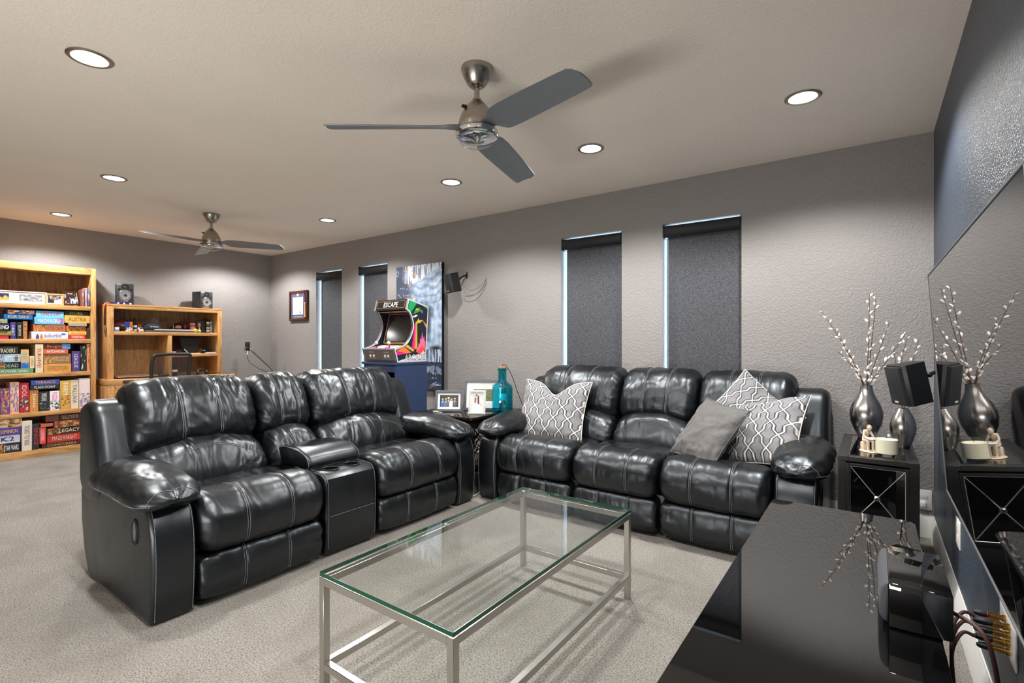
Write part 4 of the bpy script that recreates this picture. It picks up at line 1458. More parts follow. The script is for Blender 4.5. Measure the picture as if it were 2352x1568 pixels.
flat('print_patch', [(3.140, 1.000), (3.400, 1.060), (3.474, 1.070), (3.470, 1.000)], WHT, sidep, .0004)
MS = T(XP + .0012, 3.343, 1.033) @ RZ(PI / 2)
text('side_lettering', 'ARCADE', .262, .060, ink(30, 30, 34), sidep, wm(sidep).inverted() @ MS, .02)
text('side_lettering', 'ARCADE', .256, .050, ink(190, 190, 194), sidep, wm(sidep).inverted() @ T(.0004, 0, 0) @ MS)
# body between the sides
xi0, xi1 = AX0 + .0165, AX1 - .0165
M_MARQ = mat('charcoal_marquee', rgb(40, 38, 42), 0.25)
g = G().prism([(3.262, 1.584), (3.238, 1.486), (3.258, 1.480), (3.40, 1.470), (3.43, 1.545)], xi0, xi1, 'x')
o = g.obj('marquee_box', M_BLACK, t, smooth=False, world=True)
ang = math.atan2(3.262 - 3.238, 1.584 - 1.486)
MM = T((AX0 + AX1) / 2, 3.2492, 1.535) @ RX(-ang)
wmi = wm(o).inverted()
G().box(-.200, -.0012, -.040, .200, .0, .040, M=MM).obj('marquee_sheet', M_MARQ, o, world=True, smooth=False)
g = G()
for a in ((-.198, -.036, .198, -.033), (-.198, .033, .198, .036), (-.198, -.033, -.195, .033), (.195, -.033, .198, .033)):
    g.box(a[0], -.0018, a[1], a[2], -.001, a[3], M=MM)
g.obj('marquee_border', ink(196, 140, 60), o, world=True, smooth=False)
text('marquee_lettering', 'ESCAPE', .205, .050, ink(225, 225, 225), o, wmi @ MM @ T(.0, -.002, 0), .02)
G().box(xi0, 3.262, 1.466, xi1, 3.42, 1.4695).obj('speaker_shelf', mat('pale_grey_laminate', rgb(176, 168, 160), .4), t, world=True, smooth=False)
for x in (-3.86, -3.70):
    G().lathe([(0, -.0015), (.028, -.0015), (.028, 0), (0, 0)], 20, T(x, 3.32, 1.4658), False, False).obj('speaker_port', M_BLACK, t, world=True)
# screen bezel and glass, leaning back
sb = [(3.318, 1.150), (3.402, 1.466)]
dirv = Vector((0, sb[1][0] - sb[0][0], sb[1][1] - sb[0][1]))
LS = dirv.length
tb = math.atan2(dirv.y, dirv.z)
MB = T((AX0 + AX1) / 2, sb[0][0], sb[0][1]) @ RX(-tb)
hw = (xi1 - xi0) / 2
G().box(-hw, 0, 0, hw, .012, LS, M=MB).obj('screen_bezel', M_BLACK, t, world=True, smooth=False)
G().box(-hw + .045, -.003, .03, hw - .045, -.0005, LS - .03, .001, 1, M=MB).obj('screen', mat('arcade_screen', rgb(34, 33, 34), .12), t, world=True)


def bez(p0, p1, c, nm='bezel_line'):
    G().box(min(p0[0], p1[0]), -.0012, min(p0[1], p1[1]), max(p0[0], p1[0]), -.0002, max(p0[1], p1[1]), M=MB).obj(nm, ink(*c), t, world=True, smooth=False)


hb = hw - .022
bez((-hb, LS - .018), (hb, LS - .013), (225, 80, 100))
bez((-hb, .012), (hb, .018), (196, 170, 60))
for s in (-1, 1):
    bez((s * hb - .003, .018), (s * hb + .003, LS * .45), (205, 180, 90))
    bez((s * hb - .003, LS * .45), (s * hb + .003, LS - .018), (228, 120, 100))
# control deck and front panel
CD = [(3.092, 1.110), (3.318, 1.150)]
ac = math.atan2(CD[1][1] - CD[0][1], CD[1][0] - CD[0][0])
MC = T((AX0 + AX1) / 2, CD[0][0] + .002, CD[0][1] - .006) @ RX(ac)


def deck(u, v):
    n = noise.noise(Vector((u * 5, v * 4, 1)))
    if v < .35 + .2 * n: return (.30 + .2 * u, .32, .45)
    return (.92, .35 + .3 * u, .35 + .35 * n) if n > -.1 else (.75, .75, .78)


G().box(-hw, 0, -.012, hw, .226, 0, M=MC).obj('control_deck', M_BLACK, t, world=True, smooth=False)
o = art('deck_print', 2 * hw, .226, 40, 24, deck, t)
o.matrix_basis = wm(t).inverted() @ MC @ T(0, .0, .0008) @ RX(-PI / 2)
for px in (-.135, .045):
    j = G().lathe([(.012, 0), (.012, .002), (.005, .004), (.005, .034), (.0, .034)], 14, MC @ T(px, .10, .001), True, False).obj('joystick', M_BLACK, t, world=True)
    G().ball((px, .10, .046), .0165, 18, 12, M=MC).obj('ball_top', M_WHITEPL, j, world=True)
    for r_ in range(2):
        for k in range(3):
            G().lathe([(.0145, 0), (.0145, .004), (.0125, .006), (.011, .006), (.0105, .010), (0, .011)], 16, MC @ T(px + .055 + k * .033, .075 + r_ * .038 + .008 * (k % 2), .001), True, False).obj('push_button', M_WHITEPL, t, world=True)
G().prism([(3.092, 1.106), (3.128, .988), (3.15, .988), (3.12, 1.106)], xi0, xi1, 'x').obj('front_panel', mat('mirror_grey_acrylic', rgb(120, 112, 106), .12, .8), t, smooth=False, world=True)
af = math.atan2(3.128 - 3.092, 1.106 - .988)
MF = T((AX0 + AX1) / 2, 3.110, 1.047) @ RX(af)
for px in (-.125, -.075, .085, .130):
    G().lathe([(.016, 0), (.016, .004), (.013, .006), (.011, .006), (.0105, .010), (0, .011)], 18, MF @ T(px, -.001, -.004) @ RX(PI / 2), True, False).obj('push_button', M_WHITEPL, t, world=True)
for px in (-.105, .105):
    text('panel_lettering', 'PLAYER', .062, .010, ink(226, 226, 226), t, wm(t).inverted() @ MF @ T(px, -.0015, .034))
for px, s in ((-.125, 'START'), (-.075, 'COIN'), (.085, 'START'), (.130, 'COIN')):
    text('panel_lettering', s, .026, .006, ink(226, 226, 226), t, wm(t).inverted() @ MF @ T(px, -.0015, -.030))
G().prism([(3.43, 1.545), (3.525, 1.522), (3.484, .988), (3.470, .988), (3.505, 1.50), (3.42, 1.53)], xi0, xi1, 'x').obj('back_panel', M_BLACK, t, smooth=False, world=True)
G().box(xi0, 3.14, .986, xi1, 3.48, .996).obj('base_panel', M_BLACK, t, smooth=False, world=True)

t = thing('arcade_pedestal', 'navy blue wooden pedestal with open shelves under the arcade machine', 'pedestal', (-3.785, 3.31, 0))
M_NAVY = mat('navy_paint', rgb(44, 62, 96), 0.42)
G().box(AX0 - .012, 3.092, .962, AX1 + .006, 3.512, .9845, .002).obj('top_board', M_NAVY, t, world=True)
prof = [(3.505, .0), (3.505, .9615), (3.110, .9615), (3.110, .83)] + catmull([(3.128, .811), (3.186, .73), (3.228, .62), (3.238, .53), (3.224, .40), (3.17, .28), (3.115, .22)], 20, False) + [(3.110, .0)]
for x in (AX0 + .002, AX1 - .020):
    o = G().prism(prof, x, x + .018, 'x').obj('side_panel', M_NAVY, t, smooth=False, world=True)
    edge = catmull([(3.112, .84), (3.128, .811), (3.186, .73), (3.228, .62), (3.238, .53), (3.224, .40), (3.17, .28), (3.115, .22)], 30, False)
    G().tube([(x + .009, y - .001, z) for y, z in edge], .0075, 8).obj('edge_band', mat('grey_edge_band', rgb(120, 126, 140), .4), o, world=True)
G().box(AX0 + .0205, 3.112, .895, AX1 - .0205, 3.128, .9615, .001).obj('front_rail', M_NAVY, t, world=True)
for z in (.72, .40, .06):
    G().box(AX0 + .0205, 3.245, z, AX1 - .0205, 3.49, z + .018, .001).obj('shelf', M_NAVY, t, world=True)
G().box(AX0 + .0205, 3.491, .02, AX1 - .0205, 3.503, .9615, .001).obj('back_panel', mat('dark_navy_back', rgb(18, 24, 36), .6), t, world=True)
o = G().box(-3.90, 3.29, .739, -3.62, 3.47, .775, .006).obj('game_console', M_GLOSS, None, at=(-3.76, 3.38, .739))
info(o, 'flat gloss black game box on the top shelf of the navy pedestal', 'device')

# ------------------------------------------------------------------ canvas painting
CX0, CX1, CZ0, CZ1 = -4.410, -3.700, .665, 2.022
t = thing('canvas_painting', 'tall blue and white canvas painting of an old face with chalk formulas', 'painting', ((CX0 + CX1) / 2, YW - .002, CZ0))
cw, ch = CX1 - CX0, CZ1 - CZ0
G().box(-cw / 2, -.040, 0, cw / 2, -.001, ch, .002, 1).obj('stretched_canvas', mat('black_canvas_edge', rgb(14, 14, 16), .6), t)


def mixs(a, b, f):
    f = max(0.0, min(1.0, f))
    return tuple(x + (y - x) * f for x, y in zip(a, b))


def painting(u, v):
    """an old, furrowed, white-haired face emerging from a chalkboard; u 0..1 across, v 0 bottom .. 1 top"""
    P = Vector((u * 3.2, v * 6.0, 0))
    n = noise.noise(P * 1.6)
    n2 = noise.noise(P * 4.5 + Vector((3, 1, 7)))
    n3 = noise.noise(Vector((u * 34, v * 9, 5)))
    c = mixs((.20, .23, .29), (.28, .32, .40), .5 + n)
    # face mass: right of a ragged left boundary
    edge = .30 + .16 * math.sin(v * 7.5 + .6) + .10 * n
    if v > .60: edge = .16 + (v - .60) * .35 + .12 * n
    f = (u - edge) * 5.0
    skin = mixs((.42, .52, .66), (.82, .88, .95), .55 + .6 * n2 + .25 * n)
    # furrowed brow
    if .66 < v < .93:
        fur = math.sin(v * 95 - 9 * (u - .65) ** 2 * 4 + 3.0 * n)
        skin = mixs(skin, (.34, .40, .50), .42 * max(0, fur))
    c = mixs(c, skin, f)
    # hair sweeping over the top and left
    if v > .90 - .05 * math.sin(u * 5):
        c = mixs(c, (.88, .91, .95) if n3 > -.1 else (.45, .5, .58), min(1.0, (u - .12) * 6) * .9)
    # eye socket and cheek shadow
    d = math.hypot((u - .60) / .26, (v - .615) / .075)
    if d < 1: c = mixs(c, (.06, .08, .12), 1.3 * (1 - d))
    d = math.hypot((u - .70) / .10, (v - .52) / .16)
    if d < 1: c = mixs(c, (.08, .10, .15), .9 * (1 - d))
    # nose ridge
    if .36 < v < .62 and .82 < u < .97: c = mixs(c, (.80, .86, .93), .7 * (1 - abs(u - .895) / .075))
    d = math.hypot((u - .88) / .16, (v - .325) / .030)
    if d < 1: c = mixs(c, (.05, .06, .09), 1.1 * (1 - d))
    # moustache, chin and shirt
    if .20 < v < .32: c = mixs(c, (.78, .84, .92) if n3 > 0 else (.26, .32, .42), (.6 + n) * min(1, (u - .35) * 3))
    if v < .22:
        c = mixs(c, (.10, .13, .20), .85)
        if abs(v - .155 - .03 * n) < .028 and u > .55: c = mixs(c, (.82, .88, .95), .8 * (.6 + n2))
        if n2 > .32: c = mixs(c, (.16, .28, .55), .6)
    # colour flecks
    k = noise.noise(Vector((u * 17, v * 34, 11)))
    if k > .47 and abs(u - edge - .1) < .22 and v > .45:
        c = [(.88, .50, .22), (.78, .66, .24), (.62, .42, .78), (.25, .38, .80)][int(v * 40 + u * 9) % 4]
    return tuple(max(0.0, min(1.0, x)) for x in c)


pan = art('painted_face', cw, ch, 130, 250, painting, t, T(0, -.0408, 0), print_mat('painted_canvas', .5))
M_CHALK = ink(205, 212, 222)


def chalk(pts, r=.0022):
    G().tube([(x - cw / 2, -.0412, z) for x, z in pts], r, 4).obj('chalk_line', M_CHALK, t)


chalk([(.03, 1.05), (.09, 1.00), (.11, 1.06), (.02, .99), (.03, 1.05)])
chalk([(.05 + .025 * math.cos(a * .5), .90 + .022 * math.sin(a * .5)) for a in range(14)])
chalk([(.03, .87), (.045, .93), (.085, .95)])
for k in range(3):
    chalk([(.16 + .035 * math.cos(a * .4) * math.cos(k * 1.05) - .013 * math.sin(a * .4) * math.sin(k * 1.05), .94 + .035 * math.cos(a * .4) * math.sin(k * 1.05) + .013 * math.sin(a * .4) * math.cos(k * 1.05)) for a in range(17)])
chalk([(.02 + .02 * math.cos(a * .5), 1.28 + .03 * math.sin(a * .5)) for a in range(13)])
for s, x, z, w, h in (('E = h f', .16, 1.03, .09, .022), ('x + y', .10, 1.11, .07, .022), ('H = ( P + 1 )', .54, .30, .15, .035), ('4 2', .60, .17, .05, .028), ('dx / t', .60, .125, .08, .022), ('U+8', .17, 1.00, .06, .018)):
    text('chalk_lettering', s, w, h, M_CHALK, t, T(x - cw / 2, -.0414, z))
chalk([(.54, .035), (.60, .075), (.575, .045), (.64, .085), (.60, .05), (.67, .06)], .0035)
chalk([(.535, .012), (.58, .035), (.70, .052)], .003)

# ------------------------------------------------------------------ framed certificate
t = thing('framed_certificate', 'small wooden framed diploma with a navy mat and a tassel on the wall', 'certificate', (-6.437, YW - .001, 1.467))
w, h = .440, .412
g = G()
for a in ((-w / 2, 0, w / 2, .03), (-w / 2, h - .03, w / 2, h), (-w / 2, .03, -w / 2 + .03, h - .03), (w / 2 - .075, .03, w / 2, h - .03)):
    g.box(a[0], -.028, a[1], a[2], 0, a[3], .003, 2)
g.obj('frame_bars', mat('mahogany', rgb(70, 28, 22), .25), t)
G().box(-w / 2 + .028, -.012, .028, w / 2 - .073, -.004, h - .028).obj('mat_board', mat('navy_mat', rgb(84, 88, 120), .6), t, smooth=False)
g = G()
for a in ((-.190, .03, -.184, .382), (.139, .03, .145, .382), (-.184, .03, .139, .035), (-.184, .377, .139, .382)):
    g.box(a[0], -.0145, a[1], a[2], -.0121, a[3])
g.obj('gilt_fillet', M_GOLD, t, smooth=False)
G().box(-.145, -.0138, .085, .105, -.0122, .325).obj('diploma_sheet', M_PAPER, t, smooth=False)
text('diploma_lettering', 'Diploma of Honor', .14, .016, ink(120, 120, 124), t, T(-.01, -.0142, .262))
for z in (.225, .205, .185, .165):
    G().box(-.09, -.0142, z, .07, -.0139, z + .004).obj('text_rule', ink(196, 190, 190), t, smooth=False)
G().lathe([(0, 0), (.016, 0), (.016, .001), (0, .001)], 20, T(.045, -.0142, .115) @ RX(PI / 2), False, False).obj('seal', ink(150, 120, 84), t)
G().prism([(-.045, .340), (-.005, .340), (-.005, .366), (-.025, .378), (-.045, .366)], -.0150, -.0122, 'y').obj('crest', ink(226, 214, 170), t, smooth=False)
G().box(-.12, -.0126, .052, .09, -.0121, .058).obj('caption_line', ink(196, 198, 210), t, smooth=False)
G().tube(catmull([(.165, -.032, h), (.172, -.033, .34), (.183, -.034, .285), (.185, -.034, .25)], 16, False), .0035, 6).obj('tassel_cord', ink(70, 64, 150), t)
G().ball((.185, -.034, .235), .011, 12, 8).obj('tassel_knot', ink(230, 224, 214), t)
G().cyl((.185, -.034, .228), (.186, -.034, .045), .008, .012, 10).obj('tassel', ink(220, 176, 120), t)
# ------------------------------------------------------------------ oak bookshelf full of board games
BX, BB = -6.930, -7.188       # front plane, back
BY0, BY1 = .560, 1.800
t = thing('oak_bookshelf', 'tall golden oak bookshelf packed with board games', 'bookshelf', ((BX + BB) / 2, (BY0 + BY1) / 2, 0))
for y in (BY0, BY1 - .045):
    G().box(BB, y, 0, BX, y + .045, 1.978, .003).obj('side_panel', M_OAKV, t, world=True)
G().box(BB, BY0 + .0455, 1.905, BX, BY1 - .0455, 1.978, .003).obj('top_rail', M_OAK, t, world=True)
SHELVES = [1.560, 1.205, .858, .460, .075]
for z in SHELVES[:4]:
    G().box(BB + .012, BY0 + .0455, z - .044, BX - .002, BY1 - .0455, z, .003).obj('shelf', M_OAK, t, world=True)
G().box(BB + .012, BY0 + .0455, 0, BX - .002, BY1 - .0455, .075, .003).obj('plinth', M_OAK, t, world=True)
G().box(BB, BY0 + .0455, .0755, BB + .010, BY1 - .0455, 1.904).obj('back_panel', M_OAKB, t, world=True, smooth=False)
G().lathe([(0, 0), (.0, 0), (.07, 0), (.08, .012), (.074, .012), (0, .004)], 24, None, False, False)
o = G().lathe([(.02, 0), (.07, .004), (.085, .016), (.078, .016), (.02, .006)], 28, None).obj('glass_dish', clear_glass('dish_glass', (.9, .93, .95)), None)
o.location = (-7.05, 1.62, 1.9795)
info(o, 'shallow glass dish on top of the oak bookshelf', 'dish')

PALS = [None,
        [(.85, .55, .25), (.35, .22, .15), (.75, .70, .45), (.25, .35, .25)],
        [(.86, .84, .90), (.86, .84, .90), (.25, .35, .60), (.88, .86, .92)],
        [(.30, .50, .75), (.80, .45, .35), (.90, .80, .72), (.15, .25, .45)],
        [(.12, .14, .14), (.25, .40, .35), (.80, .80, .78), (.10, .10, .12)]]


def blotch(base, pal, seed):
    b = tuple(x / 255 for x in base)

    def f(u, v):
        n = noise.noise(Vector((u * 4.2 + seed * 7, v * 3.3 + seed, seed)))
        m = noise.noise(Vector((u * 9 + seed, v * 8, seed + 5)))
        if n < -.05: return b
        c = pal[int((n * 6 + m * 2)) % 4]
        return tuple(max(0, min(1, x * (1 + .3 * m))) for x in c)
    return f


r3 = random.Random(11)
BOXES = [
    (1, 1.101, 1.4524, 1.309, 1.499, (40, 44, 110), 'h', '', None, 'dark blue game box with busy lettering, topmost at the upper part of the second shelf', 1),
    (1, 1.08, 1.4024, 1.292, 1.452, (24, 104, 176), 'h', 'FOR SALE', (240, 200, 90), 'bright blue game box with yellow lettering lying under the dark blue one', 0),
    (1, 1.126, 1.2054, 1.169, 1.371, (62, 56, 128), 'v', 'ORBIT', (225, 225, 240), 'upright indigo game box with white lettering on the second shelf', 0),
    (1, 1.17, 1.2054, 1.215, 1.372, (26, 26, 30), 'v', 'QUIXOS', (225, 225, 225), 'upright black game box with tall white lettering on the second shelf', 0),
    (1, 1.217, 1.2054, 1.251, 1.383, (176, 118, 66), 'v', '', None, 'upright brown game box next to the black one on the second shelf', 1),
    (1, 1.052, 1.3624, 1.108, 1.402, (110, 190, 180), 'h', '', None, 'small teal game box at the frame edge of the second shelf', 1),
    (1, 1.033, 1.2844, 1.119, 1.362, (30, 30, 34), 'h', 'RING', (220, 220, 225), 'black game box with a white ring emblem on the second shelf', 0),
    (1, 1.024, 1.2394, 1.141, 1.284, (40, 140, 70), 'h', '', None, 'green game box with a yellow flash low on the second shelf', 1),
    (1, 1.029, 1.2054, 1.117, 1.239, (196, 40, 60), 'h', '', None, 'thin red game box at the bottom of the second shelf', 0),
    (1, 1.314, 1.4324, 1.535, 1.496, (120, 190, 232), 'h', "TIME'S UP!", (206, 40, 60), 'light blue party game box with red lettering on top of the middle stack', 0),
    (1, 1.299, 1.3574, 1.535, 1.432, (104, 178, 226), 'h', 'MACHI KORO', (245, 245, 248), 'light blue game box with white lettering second in the middle stack', 0),
    (1, 1.292, 1.2814, 1.546, 1.357, (190, 110, 64), 'h', 'NOTRE DAME', (96, 84, 40), 'orange brown game box third in the middle stack of the second shelf', 1),
    (1, 1.277, 1.2054, 1.568, 1.281, (222, 218, 232), 'h', 'suburbia', (76, 110, 150), 'white game box with blue lettering at the bottom of the middle stack', 0),
    (1, 1.538, 1.4594, 1.738, 1.506, (36, 34, 28), 'h', 'DUEL', (190, 190, 60), 'black game box with yellow green lettering on top of the stack by the shelf end', 0),
    (1, 1.538, 1.3784, 1.752, 1.459, (228, 172, 80), 'h', 'AUSTRIA', (120, 84, 50), 'yellow game box with brown lettering under the black one by the shelf end', 0),
    (1, 1.568, 1.3444, 1.723, 1.378, (160, 160, 150), 'h', '', None, 'grey green game box in the stack by the shelf end', 0),
    (1, 1.554, 1.2884, 1.718, 1.344, (232, 110, 60), 'h', '', None, 'orange game box in the stack by the shelf end', 1),
    (1, 1.573, 1.2544, 1.735, 1.288, (236, 214, 84), 'h', 'BANANA', (150, 80, 30), 'thin yellow game box in the stack by the shelf end', 0),
    (1, 1.573, 1.2054, 1.718, 1.254, (206, 40, 46), 'h', 'THE RESISTANCE', (240, 236, 232), 'red game box with white lettering at the bottom of the stack by the shelf end', 0),
    (1, 1.72, 1.2054, 1.752, 1.328, (70, 48, 34), 'v', '', None, 'narrow dark brown box standing against the upright of the second shelf', 0),
    (2, 1.02, 1.0524, 1.184, 1.127, (32, 32, 28), 'h', 'TRADERS', (225, 220, 190), 'black game box with cream lettering at the top of the third shelf pile', 0),
    (2, 1.02, 0.9744, 1.201, 1.052, (150, 192, 210), 'h', 'SETTLERS', (245, 245, 245), 'pale blue game box with a painted head, second in the third shelf pile', 3),
    (2, 1.02, 0.9084, 1.198, 0.974, (40, 36, 36), 'h', 'DEAD', (170, 200, 190), 'dark game box third in the third shelf pile', 1),
    (2, 1.02, 0.8584, 1.295, 0.908, (96, 146, 106), 'h', 'POWER GRID', (222, 226, 214), 'long green game box at the bottom of the third shelf pile', 0),
    (2, 1.201, 0.9084, 1.261, 1.099, (206, 170, 106), 'v', 'SKY', (130, 170, 200), 'upright tan game box with a blue lower half standing on the green box', 0),
    (2, 1.265, 0.9084, 1.304, 1.031, (214, 204, 170), 'v', 'CARDS', (196, 50, 50), 'small upright cream box with red lettering standing on the green box', 0),
    (2, 1.307, 0.8584, 1.369, 1.154, (214, 200, 164), 'v', 'SURVIVE!', (196, 40, 50), 'tall beige game box with red lettering on the third shelf', 0),
    (2, 1.369, 1.0994, 1.588, 1.157, (98, 34, 40), 'h', 'Burgundy', (216, 176, 90), 'maroon game box with gold script on top of the third shelf middle stack', 0),
    (2, 1.369, 1.0504, 1.569, 1.099, (206, 92, 56), 'h', 'PATCHWORK', (240, 240, 240), 'orange red game box with white lettering on the third shelf', 0),
    (2, 1.372, 0.9444, 1.594, 1.05, (142, 104, 62), 'h', 'VITICULTURE', (206, 178, 140), 'brown game box with a vineyard picture on the third shelf', 1),
    (2, 1.372, 0.8584, 1.594, 0.944, (206, 148, 72), 'h', 'EXPEDITION', (150, 100, 50), 'tan game box at the bottom of the third shelf middle stack', 0),
    (2, 1.599, 0.8584, 1.665, 1.075, (78, 60, 128), 'v', 'LEAGUE', (210, 210, 230), 'upright purple game box on the third shelf', 0),
    (2, 1.666, 0.8584, 1.721, 1.137, (28, 28, 32), 'v', '', None, 'tall black game box with small white figures on the third shelf', 4),
    (2, 1.723, 0.8584, 1.752, 1.157, (226, 150, 104), 'v', '', None, 'slim orange and blue game box at the third shelf end', 1),
    (3, 1.009, 0.4604, 1.053, 0.736, (60, 40, 90), 'v', '', None, 'purple game box cut off at the frame edge of the fourth shelf', 1),
    (3, 1.054, 0.4604, 1.123, 0.717, (112, 60, 140), 'v', '', None, 'purple and orange painted game box on the fourth shelf', 1),
    (3, 1.124, 0.4604, 1.193, 0.774, (236, 178, 142), 'v', '', None, 'peach game box with a blue painted heroine on the fourth shelf', 3),
    (3, 1.195, 0.4604, 1.265, 0.762, (186, 36, 52), 'v', 'IDOL', (240, 200, 200), 'red game box with a dark green picture on the fourth shelf', 4),
    (3, 1.267, 0.4604, 1.336, 0.687, (196, 132, 62), 'v', 'Junta', (240, 230, 205), 'orange brown game box with a rounded title on the fourth shelf', 0),
    (3, 1.339, 0.4604, 1.416, 0.665, (46, 46, 50), 'v', 'TIMELINE', (226, 226, 226), 'black and white striped game box on the fourth shelf', 4),
    (3, 1.42, 0.4604, 1.498, 0.663, (236, 230, 234), 'v', 'PUZZLE', (226, 40, 140), 'white and pink game box on the fourth shelf', 4),
    (3, 1.269, 0.6874, 1.497, 0.733, (34, 36, 40), 'h', 'FLASH POINT', (230, 230, 226), 'black game box with slanted white lettering lying on the upright ones', 0),
    (3, 1.275, 0.7334, 1.497, 0.785, (44, 76, 150), 'h', 'TERRACE', (226, 150, 80), 'blue game box lying on top of the fourth shelf boxes', 0),
    (3, 1.5, 0.4604, 1.586, 0.764, (206, 162, 74), 'v', 'FARM', (245, 240, 225), 'ochre game box with farm animals on the fourth shelf', 1),
    (3, 1.588, 0.4604, 1.656, 0.768, (222, 206, 180), 'v', 'TALUVA', (60, 80, 130), 'cream game box with blue lettering on the fourth shelf', 0),
    (3, 1.657, 0.4604, 1.752, 0.781, (226, 206, 202), 'v', 'BANG', (240, 240, 240), 'wide white and red painted game box at the fourth shelf end', 3),
    (4, 1.02, 0.3254, 1.212, 0.412, (214, 196, 160), 'h', '', None, 'white and tan game box on top of the lowest shelf pile', 1),
    (4, 1.02, 0.2534, 1.205, 0.325, (76, 54, 140), 'h', 'DOMINION', (226, 190, 90), 'purple game box with gold lettering on the lowest shelf', 0),
    (4, 1.02, 0.1724, 1.201, 0.253, (206, 208, 226), 'h', 'K2', (50, 60, 110), 'pale lavender game box with an oval badge on the lowest shelf', 0),
    (4, 1.02, 0.0754, 1.201, 0.172, (34, 32, 34), 'h', 'STAR WARS', (240, 240, 240), 'black space game box at the bottom of the lowest shelf pile', 1),
    (4, 1.207, 0.0754, 1.284, 0.377, (216, 206, 192), 'v', 'TICKET TO RIDE', (60, 40, 36), 'tall cream game box with brown lettering on the lowest shelf', 0),
    (4, 1.285, 0.0754, 1.34, 0.338, (40, 40, 44), 'v', 'SPACE', (196, 50, 50), 'upright black and grey game box with red lettering on the lowest shelf', 0),
    (4, 1.342, 0.1234, 1.393, 0.296, (226, 84, 74), 'v', 'CODENAMES', (245, 200, 220), 'upright coral and magenta game box on the lowest shelf', 0),
    (4, 1.357, 0.0754, 1.682, 0.123, (70, 24, 26), 'h', 'CONCORDIA', (206, 180, 110), 'long dark maroon game box with gold lettering at the bottom of the lowest shelf', 0),
    (4, 1.402, 0.1234, 1.682, 0.205, (206, 62, 50), 'h', 'MAGE KNIGHT', (226, 222, 206), 'red game box with silver lettering on the lowest shelf', 0),
    (4, 1.395, 0.2054, 1.682, 0.275, (60, 44, 36), 'h', 'LEGACY', (245, 235, 205), 'dark game box with an orange glow and white lettering on the lowest shelf', 1),
    (4, 1.45, 0.2754, 1.682, 0.342, (110, 58, 48), 'h', '', None, 'brown red game box second from the top of the lowest shelf stack', 1),
    (4, 1.387, 0.3424, 1.495, 0.412, (92, 48, 44), 'h', '', None, 'small brown box on top of the lowest shelf stack', 0),
    (4, 1.498, 0.3424, 1.682, 0.412, (58, 36, 34), 'h', 'ELDER', (170, 130, 80), 'dark brown box on top of the lowest shelf stack', 0),
    (4, 1.348, 0.2964, 1.447, 0.33, (176, 96, 64), 'h', '', None, 'small reddish flat box lying on the coral one', 0),
]
